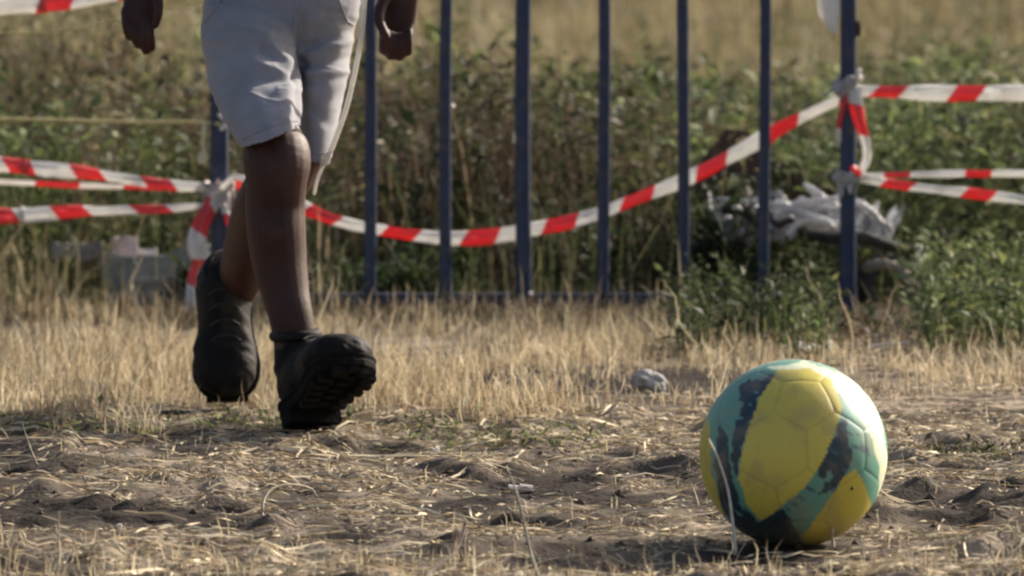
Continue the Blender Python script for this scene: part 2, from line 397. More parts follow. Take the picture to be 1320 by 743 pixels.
hh = 0.044 * (0.65 + 0.6 * fbm(x * 5, y * 4, 22, 2)) * (1 - 0.35 * sm(x, .1, .5)) * (0.9 - .25 * sm(y, 15.1, 15.6))
parts.append(std_grass('g', x, y, hh, 0.0024, pal(len(x), STR + [(.30, .22, .14), (.66, .58, .42)], .22), 4, 1.0, wig=.38))
k = rng.random(len(x)) < 0.05; parts.append(std_grass('g', x[k], y[k], 0.052, 0.0018, pal(k.sum(), STR), 4, 0.5, wig=.25))
V, T, Cc = join(parts); o = mesh_np('dry_grass', V, T, M_veg, Cc); C.objects.link(o)
tag(o, 'band of standing straw coloured dry grass between the track and the blue fence', 'grass', kind='stuff')
# strands at the bottom of the picture, short trampled stubble
parts = []
n = 26000; x, y = scatter(n, -2.2, 2.2, 11.95, 14.3)
dn = 0.16 + 0.75 * (1 - sm(y, 12.35, 12.75)) * (1 - 0.5 * sm(x, -.1, .1)) + .2 * sm(fbm(x * 6, y * 6, 30, 2), .5, .7)
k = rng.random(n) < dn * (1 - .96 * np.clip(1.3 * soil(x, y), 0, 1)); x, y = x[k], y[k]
parts.append(std_grass('g', x, y, 0.017 + .010 * (1 - sm(y, 12.2, 12.7)), 0.0019, pal(len(x), STR), 3, 0.8, wig=.3))
V, T, Cc = join(parts); o = mesh_np('short_stubble', V, T, M_veg, Cc); C.objects.link(o)
tag(o, 'sparse short dry stubble sticking out of the trampled track in front', 'stubble', kind='stuff')
# trampled straw lying flat
def lying(n, x, y, ln, w, cols, K=4):
    z = gh(x, y) + rng.uniform(0.0, 0.004, n)
    az = rng.normal(0, .75, n) + PI * rng.integers(0, 2, n); arch = rng.uniform(0, 0.12, n); P = []
    L_ = ln * rng.lognormal(0, .4, n); bend = rng.normal(0, .45, n)
    cx, cy = x.copy(), y.copy(); a_ = az.copy(); pts = [(cx.copy(), cy.copy())]
    for q in range(K):
        cx = cx + np.cos(a_) * L_ / K; cy = cy + np.sin(a_) * L_ / K; a_ = a_ + bend / K; pts.append((cx.copy(), cy.copy()))
    V = np.zeros((n, 2 * (K + 1), 3))
    for q, (ax_, ay_) in enumerate(pts):
        s = q / K; zz = gh(ax_, ay_) + 0.0015 + arch * L_ * 4 * s * (1 - s) * .5 + (z - gh(x, y)) + rng.uniform(0, .002, n)
        wx = -np.sin(az) * w / 2; wy = np.cos(az) * w / 2; ww = (0.35 + .65 * math.sin(PI * min(.93, max(.1, s))))
        tw = rng.uniform(-.5, .5, n) * w
        V[:, 2 * q] = np.stack([ax_ - wx * ww, ay_ - wy * ww, zz + tw], 1); V[:, 2 * q + 1] = np.stack([ax_ + wx * ww, ay_ + wy * ww, zz - tw], 1)
    T = []
    for q in range(K): T += [(2 * q, 2 * q + 1, 2 * q + 3), (2 * q, 2 * q + 3, 2 * q + 2)]
    TT = (np.arange(n) * 2 * (K + 1))[:, None, None] + np.array(T)[None]
    return V.reshape(-1, 3), TT.reshape(-1, 3), np.repeat(cols, 2 * (K + 1), 0)
n = 62000; x, y = scatter(n, -2.1, 2.1, 11.95, 15.2)
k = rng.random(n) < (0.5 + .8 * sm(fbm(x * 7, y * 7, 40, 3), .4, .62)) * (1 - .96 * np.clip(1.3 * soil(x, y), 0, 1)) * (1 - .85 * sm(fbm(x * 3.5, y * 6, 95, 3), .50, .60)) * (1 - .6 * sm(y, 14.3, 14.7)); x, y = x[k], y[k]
parts = [lying(len(x), x, y, 0.030, 0.0026, pal(len(x), np.array(STR + [(0.34, .26, .19), (.26, .20, .15), (.22, .16, .12)]) * .82, .25))]
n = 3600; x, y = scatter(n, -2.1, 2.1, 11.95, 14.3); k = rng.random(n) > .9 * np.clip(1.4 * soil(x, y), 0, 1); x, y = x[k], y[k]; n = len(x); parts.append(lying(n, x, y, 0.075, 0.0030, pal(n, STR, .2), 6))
V, T, Cc = join(parts); o = mesh_np('trampled_straw', V, T, M_straw, Cc); C.objects.link(o)
tag(o, 'trampled dry straw and stalks lying flat over the bare soil of the track', 'straw', kind='stuff')
# crumbled soil
clod = MB()
n = 1500; xs, ys = scatter(n, -1.6, 1.6, 11.95, 14.4)
for q in range(n):
    s_ = soil(np.array([xs[q]]), np.array([ys[q]]))[0]
    if random.random() > 0.25 + s_: continue
    r = 0.003 + random.random() ** 3 * 0.004; z = gz1(xs[q], ys[q]) + r * .2; pts = []
    for k_ in range(6):
        a_ = k_ * PI / 3 + random.uniform(-.3, .3); pts.append((xs[q] + math.cos(a_) * r * random.uniform(.8, 1.6), ys[q] + math.sin(a_) * r * random.uniform(.8, 1.3), z + random.uniform(-.3, .2) * r))
    top = (xs[q] + random.uniform(-.4, .4) * r, ys[q], z + r * random.uniform(.5, 1.0)); bot = (xs[q], ys[q], z - r)
    clod.add(pts + [top, bot], [(k_, (k_ + 1) % 6, 6) for k_ in range(6)] + [((k_ + 1) % 6, k_, 7) for k_ in range(6)])
o = clod.obj('soil_crumbs', M_clod, False); C.objects.link(o); tag(o, 'dark crumbs of dry soil scattered over the track', 'soil', kind='stuff')

# ------------------------------------------------------------------ weeds behind the fence
def weed_mass(name, xs, ys, hts, leafpal, nl, ll, stemcol, label, cat, mat=M_leaf, lw=0.4, top=1.0, low=0.05):
    n = len(xs); z = gh(xs, ys) - .01; az = rng.uniform(0, 2 * PI, n); lean = rng.uniform(.05, .45, n)
    base = np.stack([xs, ys, z], 1)
    P = [blades(base, hts * .97, np.full(n, .004), az, lean, rng.uniform(0, PI, n), pal(n, stemcol), 3)]
    m = n * nl; idx = np.repeat(np.arange(n), nl); t_ = rng.uniform(low, top, m) ** .85
    d = np.stack([np.cos(az), np.sin(az), np.zeros(n)], 1)[idx]; hh = hts[idx]; le = lean[idx]
    pos = base[idx] + d * (hh * t_ * np.sin(le * t_ * .7))[:, None]; pos[:, 2] += hh * t_ * np.cos(le * t_ * .7)
    la = rng.uniform(0, 2 * PI, m); up = rng.uniform(-.4, 1.1, m)
    dv = np.stack([np.cos(la), np.sin(la), up], 1); pos = pos + dv * (rng.uniform(0, .03, m) * (1.2 - t_ * .7))[:, None]
    nr = np.stack([rng.normal(0, .5, m), rng.normal(0, .5, m), np.ones(m)], 1)
    ln = ll * rng.lognormal(0, .35, m) * (1.15 - .4 * t_); cl_ = (0.45 + 1.15 * sm(fbm(pos[:, 0] * 3.2, pos[:, 1] * 3.2, 55, 2), .3, .7))[:, None]; P.append(leaves(pos, dv, nr, ln, ln * lw * rng.uniform(.7, 1.3, m), pal(m, leafpal, .22) * cl_))
    V, T, Cc = join(P); o = mesh_np(name, V, T, mat, Cc); C.objects.link(o)
    return tag(o, label, cat, kind='stuff')
# height profile along x of the belt (relative to photo column), metres at ~17 m
def top_h(x, y):
    px = x / y * F + 660
    base = np.interp(px, [-900, 0, 60, 160, 240, 330, 460, 520, 560, 620, 700, 800, 870, 960, 1040, 1150, 1240, 1320, 2200],
                         [.27, .29, .31, .32, .28, .27, .27, .24, .30, .30, .27, .25, .24, .24, .24, .24, .25, .26, .27])
    return base * (0.45 + .95 * fbm(x * 4.5, y * 3, 50, 2))
n = 7600; x, y = scatter(n, -3.0, 3.0, 16.1, 18.3)
k = fbm(x * 2.2, y * 2.2, 51, 2) + rng.uniform(-.2, .2, n)
g = k > 0.50 - 0.12 * sm(x, -.2, .1)
weed_mass('green_weeds', x[g], y[g], top_h(x[g], y[g]), GRN + [(0.14, .17, .06)], 22, 0.026, GRN, 'dense tangle of dark green leafy weeds growing behind the blue fence', 'weeds')
g = ~g; x2, y2 = x[g], y[g]
weed_mass('olive_weeds', x2, y2, top_h(x2, y2) * 1.06, OLV, 17, 0.022, BRN, 'drying olive and brown weeds mixed among the green ones behind the fence', 'weeds', lw=.35)
n = 2000; x, y = scatter(n, -.30, .5, 16.5, 18.4); weed_mass('brown_brush', x, y, top_h(x, y) * .85, BRN, 18, 0.016, BRN, 'dark brown dead brush standing deep behind the middle of the fence', 'brush', lw=.3)
# long grass among and in front of the weeds
parts = []
n = 9000; x, y = scatter(n, -3.0, 3.0, 15.78, 17.6); px_ = x / y * F + 660; k = ~((y < 16.12) & (((px_ > 900) & (px_ < 1210)) | ((px_ > 80) & (px_ < 250))) & (rng.random(n) < .75)); x, y = x[k], y[k]; n = len(x); parts.append(std_grass('g', x, y, 0.09 + .07 * sm(fbm(x * 5, y * 5, 52, 2), .4, .7), 0.003, pal(n, GRN + OLV), 4, .6))
n = 5000; x, y = scatter(n, -3.0, -0.25, 15.6, 16.5); px_ = x / y * F + 660; k = ~((y < 16.1) & (px_ > 90) & (px_ < 260) & (rng.random(n) < .8)); x, y = x[k], y[k]; n = len(x); parts.append(std_grass('g', x, y, 0.095, 0.0024, pal(n, OLV + STR[:2]), 4, .55))
n = 2600; x, y = scatter(n, -.9, .25, 15.6, 15.76); parts.append(std_grass('g', x, y, 0.034, 0.0022, pal(n, OLV + STR[:2] + BRN), 4, .8))
V, T, Cc = join(parts); o = mesh_np('long_grass', V, T, M_leaf, Cc); C.objects.link(o)
tag(o, 'long green and olive grass around the foot of the fence', 'grass', kind='stuff')
# the dry field beyond
n = 42000; y = 18.2 + 16 * rng.random(n) ** 1.5; x = rng.uniform(-1, 1, n) * (2.6 + (y - 18) * .18)
FLD = [(0.35, 0.285, 0.17), (0.30, 0.24, 0.145), (0.40, 0.33, 0.20), (0.22, 0.18, 0.11), (0.23, 0.215, 0.115)]
V, T, Cc = std_grass('g', x, y, 0.075 + .07 * sm(fbm(x * 1.2, y * 1.2, 60, 3), .45, .65), 0.0065, pal(n, FLD), 3, .7)
gp = sm(fbm(x * 2.6, y * 1.6, 61, 3), .45, .58); gp = np.repeat(gp, 7)[:, None] * .75
Cc = Cc * (1 - gp) + np.array([.13, .135, .065]) * gp
o = mesh_np('field_grass', V, T, M_veg, Cc); C.objects.link(o); tag(o, 'dry tan grass of the open field beyond the weeds', 'grass', kind='stuff')
n = 900; x = rng.uniform(-.5, .36, n); y = rng.uniform(15.85, 16.4, n); k = rng.random(n) < sm(fbm(x * 5, y * 4, 66, 2), .3, .55); x, y = x[k], y[k]
weed_mass('undergrowth', x, y, (.06 + .11 * sm(x, -.25, .15)) * rng.uniform(.6, 1.25, len(x)), [(.045, .07, .025), (.06, .085, .03), (.035, .05, .022)], 24, 0.022, GRN, 'low dark green undergrowth just behind the middle bars of the fence', 'weeds', low=.0)
n = 2600; x = rng.uniform(-.4, 1.6, n); y = rng.uniform(15.0, 15.98, n); px_ = x / y * F + 660
k = (((px_ > 875) & (px_ < 1078)) | (px_ > 1185)) & ((y < 15.9) | (px_ > 1195)) & ~((px_ > 1070) & (px_ < 1118)) & (rng.random(n) < sm(fbm(x * 9, y * 7, 64, 2), .25, .5)); x, y = x[k], y[k]
weed_mass('fence_foot_weeds', x, y, rng.uniform(.045, .115, len(x)) * (1 + .3 * (x > .58)), GRN, 13, 0.017, GRN, 'low green leafy weeds crowding the foot of the fence at right', 'weeds')
n = 300; x = rng.uniform(.4, 1.0, n); y = rng.uniform(15.1, 15.75, n)
weed_mass('dead_weeds', x, y, rng.uniform(.015, .045, n), BRN + OLV, 9, 0.014, BRN, 'dead brown weeds around the small tyre and the right post', 'weeds', lw=.3)
n = 2200; y = 18.3 + 6.5 * rng.random(n); x = rng.uniform(-1, 1, n) * 2.8
weed_mass('field_weeds', x, y, rng.uniform(.05, .22, n) * sm(fbm(x * 3, y * 2, 63, 2), .3, .7), [(.12, .14, .06), (.16, .16, .08), (.17, .11, .07)], 14, 0.024, OLV, 'low scattered weeds at the near edge of the dry field', 'weeds')

# ------------------------------------------------------------------ blue fence
YF = GY(412)
fence = empty('steel_fence', (W(283, 412, YF).x, YF, 0)); tag(fence, 'navy blue steel bar fence panel hung with red and white tape', 'fence')
def bar(px, w, z0, z1, name, yoff=0.0, lab=None, square=True):
    m = MB(); x = W(px, 300, YF).x; s = 16; ring = []
    e = w * 0.5; pr = []
    for k in range(s):
        a_ = 2 * PI * (k + .5) / s; c_, s_ = math.cos(a_), math.sin(a_); q = 4.5 if square else 2.0
        r = (abs(c_) ** q + abs(s_) ** q) ** (-1 / q) * e; pr.append((c_ * r, s_ * r))
    bw = 0 if name == 'post' else .0016
    m.rings([[Vector((x + a_ + bw * math.sin(z * 7 + px), YF + yoff + b_ + bw * math.sin(z * 5 + px * 2), z)) for a_, b_ in pr] for z in [z0, z0 + .004] + [z0 + (z1 - z0) * k / 14 for k in range(1, 14)] + [z1 - .004, z1]])
    o = m.obj(name, M_navy); place(o, fence)
    if lab: o['label'] = lab
    return o
bar(283, 0.026, -0.10, 0.98, 'post', lab='left end post behind the knotted tape')
bar(1093, 0.0235, -0.10, 0.98, 'post', lab='right end post with tape knots')
for px, wd in ((381, .0165), (477, .0175), (575, .0175), (778, .0175), (880, .017), (985, .0165)): bar(px, wd, 0.032, 0.90, 'picket', square=True)
bar(675, 0.0225, -0.05, 0.90, 'picket', lab='thicker middle bar')
for z in (0.030, 0.905):
    m = MB(); xa = W(283, 300, YF).x; xb = W(1093, 300, YF).x; m.box(((xa + xb) / 2, YF + .001, z), (xb - xa - .02, .016, .016)); place(m.obj('rail', M_navy, False), fence)
m = MB(); p = W(583, 137, YF - .011); m.tube([p, p + Vector((0, -.004, 0))], [.0035, .003], 10); place(m.obj('bolt', M_white), fence)
m = MB(); p = W(684, 379, YF - .012); m.tube([p, p + Vector((0, -.004, 0))], [.0035, .003], 10); place(m.obj('bolt', M_white), fence)
m = MB(); p = W(1102, 38, YF); m.box(p, (.016, .018, .020)); m.box(p + Vector((0, 0, .012)), (.011, .022, .003)); place(m.obj('hinge', M_twig, False), fence)

# ------------------------------------------------------------------ barrier tapes
def cr(pts, n):
    P = [Vector(p) for p in pts]; P = [P[0] * 2 - P[1]] + P + [P[-1] * 2 - P[-2]]; out = []
    for i_ in range(1, len(P) - 2):
        for k in range(n):
            t_ = k / n; a, b, c, d = P[i_ - 1], P[i_], P[i_ + 1], P[i_ + 2]
            out.append(0.5 * ((2 * b) + (c - a) * t_ + (2 * a - 5 * b + 4 * c - d) * t_ ** 2 + (3 * b - a - 3 * c + d) * t_ ** 3))
    out.append(P[-2]); return out
def interp(vals, n, tot):
    return np.interp(np.linspace(0, 1, tot), np.linspace(0, 1, len(vals)), vals)
TG = 'red and white barrier tapes tied to the blue fence'
def tape(label, pix, wpx, period, duty, phase, slant=0.6, Y=YF, tilt=0.35, wav=0.3, seed=1, part_of=None, face=None, name='barrier_tape'):
    """pix: (px, py[, depth]); wpx: visible width in photo px along the tape"""
    pts = [W(q[0], q[1], q[2] if len(q) > 2 else Y) for q in pix]; S = cr(pts, 14); tot = len(S)
    wd = interp(wpx, len(wpx), tot) * (Y / F) * .85; K = 6; V = []; U = []; u = 0
    r = random.Random(seed); ph = r.uniform(0, 9)
    for i_, p in enumerate(S):
        tn = (S[min(i_ + 1, tot - 1)] - S[max(i_ - 1, 0)]).normalized()
        if i_: u += (p - S[i_ - 1]).length
        view = Vector((0, -1, 0)); s = tn.cross(view)
        if s.length < .05: s = Vector((1, 0, 0))
        s.normalize(); nn = s.cross(tn).normalized()
        a_ = tilt * math.sin(u * 7 + ph) + wav * math.sin(u * 31 + ph * 2)
        sv = (s * math.cos(a_) + nn * math.sin(a_)); nv = sv.cross(tn)
        for k in range(K + 1):
            v = k / K - .5
            cup = 0.22 * (abs(v) * 2) ** 1.5 * wd[i_] + 0.09 * wd[i_] * math.sin(v * 11 + u * 50 + ph) + .05 * wd[i_] * math.sin(v * 23 - u * 110)
            V.append(p + sv * (v * wd[i_] * (1 + .10 * math.sin(u * 43 + ph) + .12 * math.sin(u * 17 + 2 * ph))) - nv * cup); U.append((u, k / K))
    # folded-back second layer so that the band has thickness
    m2 = []
    T = []
    for i_ in range(tot - 1):
        for k in range(K): a = i_ * (K + 1) + k; T.append((a, a + 1, a + K + 2, a + K + 1))
    mat = tapemat('tape_print', period, duty, phase, slant, width=float(np.mean(wd)))
    o = mesh_np(name, np.array([tuple(v) for v in V]), np.array(T), mat, None, True, np.array(U))
    md = o.modifiers.new('thick', 'SOLIDIFY'); md.thickness = 0.0008; md.offset = 0
    if part_of is None: C.objects.link(o); tag(o, label, 'tape', TG)
    else: C.objects.link(o); o.parent = part_of
    return o
b = .03
tape('long tape sagging in a curve behind the fence bars between the two posts',
     [(1088, 126, YF + .016), (1040, 149, YF + b), (1000, 171, YF + b), (940, 202, YF + b), (880, 233, YF + b), (820, 257, YF + b), (740, 284, YF + b), (660, 302, YF + b), (600, 307, YF + b), (540, 305, YF + b), (480, 297, YF + b), (430, 284, YF + b), (390, 268, YF + b), (330, 246, YF + .03), (288, 234, YF + .018)],
     [16, 20, 22, 20, 20, 22, 22, 20, 20, 20, 20, 20, 22, 16], 0.118, 0.42, 0.30, 0.7, seed=2, tilt=.2)
tape('widest taut tape running level to the right from the upper knot on the right post',
     [(1098, 117, YF - .014), (1150, 119), (1240, 121), (1330, 121), (1800, 122), (2600, 124)], [18, 23, 23, 23, 23, 23], 0.1135, 0.37, 0.62, 0.8, seed=3, tilt=.12, wav=.05)
tape('narrow twisted tape running level to the right from the lower knot on the right post',
     [(1100, 228, YF - .01), (1140, 226), (1230, 224), (1330, 225), (1800, 223), (2600, 220)], [8, 9, 10, 11, 11, 11], 0.118, 0.32, 0.60, 0.2, seed=4, tilt=.25)
tape('narrow tape slanting down to the right from the lower knot on the right post',
     [(1099, 231, YF - .012), (1140, 236), (1220, 246), (1330, 259), (1800, 310), (2600, 380)], [8, 13, 13, 15, 15, 15], 0.118, 0.36, 0.55, 0.9, seed=5, tilt=.25)
tape('tape loop hanging down the right post between its two knots',
     [(1098, 108, YF - .016), (1104, 128, YF - .02), (1108, 155, YF - .02), (1116, 185, YF - .02), (1116, 208, YF - .02), (1106, 224, YF - .018), (1098, 214, YF - .017)], [16, 18, 18, 15, 14, 12, 6], 0.10, 0.46, 0.02 + .62, 0.6, seed=6, tilt=.2)
tape('short reddish tape end dangling on the left side of the right post',
     [(1096, 118, YF - .016), (1087, 138, YF - .018), (1082, 160, YF - .016), (1081, 184, YF - .014)], [14, 10, 9, 7], 0.09, 0.6, 0.95, 0.3, seed=7)
tape('pale tape flap hanging from above on the left of the right post',
     [(1078, -120, YF - .014), (1076, -60, YF - .018), (1071, -10, YF - .02), (1070, 20, YF - .02), (1075, 44, YF - .016)], [14, 22, 30, 28, 8], 0.16, 0.14, 0.30, 0.6, seed=8, tilt=.1)
tape('upper tape running left from the knot on the left post, crossing above its neighbours',
     [(283, 243, YF - .014), (230, 239), (170, 232), (100, 223), (40, 216), (-20, 211), (-500, 190), (-1300, 160)], [13, 15, 19, 21, 22, 22, 22, 22], 0.103, 0.42, 0.40, -0.8, seed=9, tilt=.12)
tape('thin edge-on reddish tape just behind the upper left tape',
     [(284, 243, YF + .016), (200, 243, YF + .05), (120, 240, YF + .06), (0, 236, YF + .07), (-500, 225, YF + .1), (-1300, 215, YF + .1)], [5, 6, 7, 9, 9, 9], 0.13, 0.5, 0.35, 0.3, seed=10)
tape('lowest tape running left to the left post, tapering toward the knot',
     [(281, 264, YF - .012), (240, 267), (180, 270), (100, 274), (30, 277), (-20, 279), (-500, 290), (-1300, 300)], [5, 10, 15, 20, 23, 23, 23, 23], 0.116, 0.42, 0.42, -0.9, seed=11, tilt=.15)
tape('bright tape crossing the top left corner above the cord',
     [(-1300, 60), (-500, 26), (0, 10), (60, 6), (120, -1), (180, -10), (290, -30)], [24, 24, 24, 22, 20, 18, 14], 0.125, 0.45, 0.80, 0.5, seed=12, tilt=.1)
# bundle of tape ends knotted round the left post
tape('tape end hanging in a long red and white tail from the left post knot',
     [(286, 240, YF - .016), (274, 262, YF - .02), (259, 292, YF - .03), (256, 318, YF - .035), (262, 338, YF - .03), (253, 362, YF - .03), (246, 392, YF - .05), (243, 420, YF - .07)], [14, 26, 34, 30, 28, 24, 20, 18], 0.085, 0.52, 0.55, 0.5, seed=13, tilt=.25)
tape('pale tape loop bulging on the right side of the left post knot',
     [(288, 262, YF - .02), (296, 285, YF - .03), (300, 310, YF - .03), (292, 338, YF - .02), (286, 352, YF - .02)], [8, 9, 9, 8, 6], 0.2, 0.25, 0.9, 0.5, seed=14)
tape('short tape end flicked up like a hook over the top of the left post knot',
     [(262, 278, YF - .02), (272, 256, YF - .02), (290, 238, YF - .03), (300, 229, YF - .03), (314, 230, YF - .03), (322, 236, YF - .03)], [14, 14, 10, 9, 9, 6], 0.3, 0.2, 0.10, 0.5, seed=15)
# knots: wound tape around posts
def knot(px, py, label, seed, r=.0150, hgt=.026):
    V = []; T = []; rr = random.Random(seed); c = W(px, py, YF)
    def strip(pts, wds, rolls):
        n0 = len(V); K = 5
        for i_, p_ in enumerate(pts):
            tn = (pts[min(i_ + 1, len(pts) - 1)] - pts[max(i_ - 1, 0)]).normalized(); rad = Vector((p_.x - c.x, p_.y - YF, 0)).normalized()
            s_ = tn.cross(rad).normalized(); n_ = s_.cross(tn); a_ = rolls[i_]; sv = s_ * math.cos(a_) + n_ * math.sin(a_); nv = sv.cross(tn)
            for k in range(K):
                v = k / (K - 1) - .5; V.append(p_ + sv * v * wds[i_] + nv * (.0022 * math.sin(v * 19 + i_ * 1.7 + seed)))
        for i_ in range(len(pts) - 1):
            for k in range(K - 1): a = n0 + i_ * K + k; T.append((a, a + 1, a + K + 1, a + K))
    for q in range(5):
        z = c.z + rr.uniform(-hgt, hgt) * .45; tl = rr.uniform(-.7, .7); ph = rr.uniform(0, 6); pts = []; n_ = 34
        for k in range(n_):
            a_ = 2 * PI * k / (n_ - 1) * 1.08 + ph; q_ = r + .0012 * q + .0014 * math.sin(a_ * 5 + q); pts.append(Vector((c.x + math.cos(a_) * q_, YF + math.sin(a_) * q_, z + math.sin(a_ + q) * hgt * tl * .6)))
        strip(pts, [.009 + .004 * math.sin(k * .9 + q) for k in range(n_)], [.35 * math.sin(k * 1.3 + q) for k in range(n_)])
    for q in range(4):
        a_ = -PI / 2 + rr.uniform(-1.1, 1.1); p_ = Vector((c.x + math.cos(a_) * r, YF + math.sin(a_) * (r + .002), c.z + rr.uniform(-.008, .008))); d_ = Vector((math.cos(a_) * .6, math.sin(a_) * .4, rr.uniform(-1.2, .9))).normalized(); L_ = rr.uniform(.012, .026)
        pts = [p_ + d_ * L_ * t_ / 5 + Vector((0, 0, -.25 * L_ * (t_ / 5) ** 2)) for t_ in range(6)]
        strip(pts, [.007, .009, .010, .009, .007, .004], [.5 * math.sin(k * 1.6 + q) for k in range(6)])
    o = mesh_np('tape_knot', np.array([tuple(v) for v in V]), np.array(T), M_film, None, True); md = o.modifiers.new('thick', 'SOLIDIFY'); md.thickness = .0008
    C.objects.link(o); return tag(o, label, 'knot', 'tape knots on the fence posts')
knot(1093, 108, 'upper knot of white tape wound round the right fence post', 1)
knot(1093, 228, 'lower knot of white tape wound round the right fence post', 2, hgt=.016)
knot(283, 246, 'crumpled pale tape knot around the left fence post beside the knee', 3, r=.017)
# cords
def cord(pix, r, mat, name, label, Y=YF, extra=None, cat='cord'):
    m = MB(); S = cr([W(q[0], q[1], q[2] if len(q) > 2 else Y) for q in pix], 10)
    m.tube(S, [r * (1 + .12 * math.sin(i_ * 1.9)) for i_ in range(len(S))], 8)
    if extra: extra(m)
    o = m.obj(name, mat); C.objects.link(o); return tag(o, label, cat)
cord([(-1300, 140), (-500, 148), (0, 154), (90, 156), (180, 158), (262, 158, YF - .004), (283, 160, YF - .014)], .0030, M_rope, 'yellow_cord', 'thin yellow cord stretched taut to the left from the left fence post')
cord([(-1300, 60), (-500, 50), (0, 43), (60, 41), (110, 36), (160, 24), (283, -2, YF - .013)], .0016, M_rope, 'frayed_cord', 'faint frayed yellowish cord just below the top left tape')
m = MB(); m.tube(cr([W(262, 156, YF - .006), W(263, 172, YF - .010), W(261, 186, YF - .008), W(264, 197, YF - .008)], 6), [.0032] * 19, 8)
m.tube([W(263, 194, YF - .008), W(262, 202, YF - .008), W(261, 211, YF - .008)], [(.004, .002), (.0085, .003), (.007, .002)], 8)
o = m.obj('cord_tail', M_pale); C.objects.link(o); tag(o, 'pale yellow tail with a flat knot hanging from the yellow cord by the left post', 'cord')
cord([(283, 148, YF - .014), (292, 158, YF - .016), (286, 166, YF - .016)], .0035, M_white, 'cord_tie', 'small white tie on the left post at the end of the yellow cord', cat='tie')

# ------------------------------------------------------------------ football
YB = 12.57
bc = W(1022.5, 588, YB); RB = 0.1095; bc.z = RB - 0.004
ball = empty('football', bc); ball.location = bc
tag(ball, 'yellow and teal football with dark blue brush streaks resting on the straw', 'ball')
phi = (1 + 5 ** .5) / 2; tv = []
def perm(a): return [(a[0], a[1], a[2]), (a[1], a[2], a[0]), (a[2], a[0], a[1])]
import itertools
for base in ((0, 1, 3 * phi), (1, 2 + phi, 2 * phi), (phi, 2, 2 * phi + 1)):
    for sg in itertools.product((1, -1), repeat=3):
        q = tuple(a_ * b_ for a_, b_ in zip(base, sg))
        for r in perm(q):
            if not any((Vector(r) - Vector(s_)).length < 1e-6 for s_ in tv): tv.append(r)
tv = [Vector(q) for q in tv]
adj = [[j for j in range(60) if j != i_ and abs((tv[i_] - tv[j]).length - 2) < 1e-3] for i_ in range(60)]
faces = set()
def find(path, n_):
    if len(path) == n_:
        if path[0] in adj[path[-1]]:
            P = [tv[q] for q in path]; c = sum(P, Vector()) / n_; nn = (P[1] - P[0]).cross(P[2] - P[1]).normalized()
            if all(abs((q - P[0]).dot(nn)) < 1e-3 for q in P): faces.add(frozenset(path)); fo[frozenset(path)] = list(path)
        return
    for j in adj[path[-1]]:
        if j not in path: find(path + [j], n_)
fo = {}
for i_ in range(60): find([i_], 5); find([i_], 6)
fl = [fo[f] for f in faces]; fl.sort(key=lambda f: (len(f), sorted(f)))
# orientation: vertex 0 toward photo seam junction
tgt = Vector(((1036 - 1022.5) / 122, 0, (588 - 548) / 122)); tgt.y = -math.sqrt(1 - tgt.x ** 2 - tgt.z ** 2)
v0 = tv[0].normalized()
# the edge shared by the two hexagons
hexs = [f for f in fl if len(f) == 6]; e0 = None
for j in adj[0]:
    if sum(1 for f in hexs if 0 in f and j in f) == 2: e0 = j
q1 = v0.rotation_difference(tgt); ed = (q1 @ (tv[e0].normalized())) - tgt; want = Vector((0, 0, -1)); want -= tgt * want.dot(tgt)
ed -= tgt * ed.dot(tgt); ang = ed.angle(want); sgn = 1 if ed.cross(want).dot(tgt) > 0 else -1
from mathutils import Quaternion
q2 = Quaternion(tgt, ang * sgn); RQ = (q2 @ q1).to_matrix(); tvr = [RQ @ q.normalized() for q in tv]
def inpoly(u, v, poly):
    ins = np.zeros(u.shape, bool); n_ = len(poly)
    for i_ in range(n_):
        x1, y1 = poly[i_]; x2, y2 = poly[(i_ + 1) % n_]
        c = ((y1 > v) != (y2 > v)) & (u < (x2 - x1) * (v - y1) / (y2 - y1 + 1e-12) + x1); ins ^= c
    return ins
def uvp(l): return [((a_ - 1022.5) / 122, (588 - b_) / 122) for a_, b_ in l]
YEL = uvp([(1001, 476), (1042, 474), (1070, 488), (1084, 520), (1074, 548), (1062, 578), (1045, 607), (1030, 625), (1005, 645), (978, 667), (962, 648), (950, 612), (953, 580), (963, 545), (977, 508)])
YEL2 = uvp([(1032, 690), (1060, 648), (1088, 605), (1100, 598), (1112, 620), (1124, 655), (1120, 680), (1100, 704), (1060, 720)])
TEA = uvp([(1082, 522), (1105, 535), (1122, 560), (1128, 590), (1120, 625), (1108, 612), (1099, 597), (1086, 606), (1058, 650), (1032, 685), (1012, 668), (1008, 650), (1030, 628), (1046, 608), (1063, 580), (1075, 548)])
YELL = uvp([(900, 560), (912, 540), (914, 590), (920, 620), (934, 660), (930, 670), (905, 640), (896, 600)])
NAV = [uvp([(1050, 595), (1062, 572), (1080, 545), (1086, 530), (1092, 545), (1090, 565), (1098, 575), (1092, 595), (1086, 612), (1070, 628), (1052, 632), (1060, 618), (1072, 606), (1066, 596), (1052, 610)]),
       uvp([(975, 668), (1005, 648), (1012, 660), (1030, 688), (1035, 705), (1000, 712), (968, 700), (945, 660), (958, 650)]),
       uvp([(1000, 480), (978, 508), (965, 540), (953, 575), (950, 612), (940, 590), (944, 545), (954, 515), (950, 498), (975, 483)]),
       uvp([(925, 545), (936, 560), (940, 600), (955, 660), (958, 690), (938, 670), (925, 640), (922, 600), (920, 560)])]
WHT_SUN_RIM = uvp([(1040, 466), (1075, 478), (1110, 505), (1135, 545), (1146, 590), (1146, 640), (1136, 665), (1132, 640), (1134, 600), (1124, 560), (1104, 528), (1078, 502), (1050, 482), (1000, 476), (985, 474)])  # pale print crescent with the sunlit rim painted into its colour
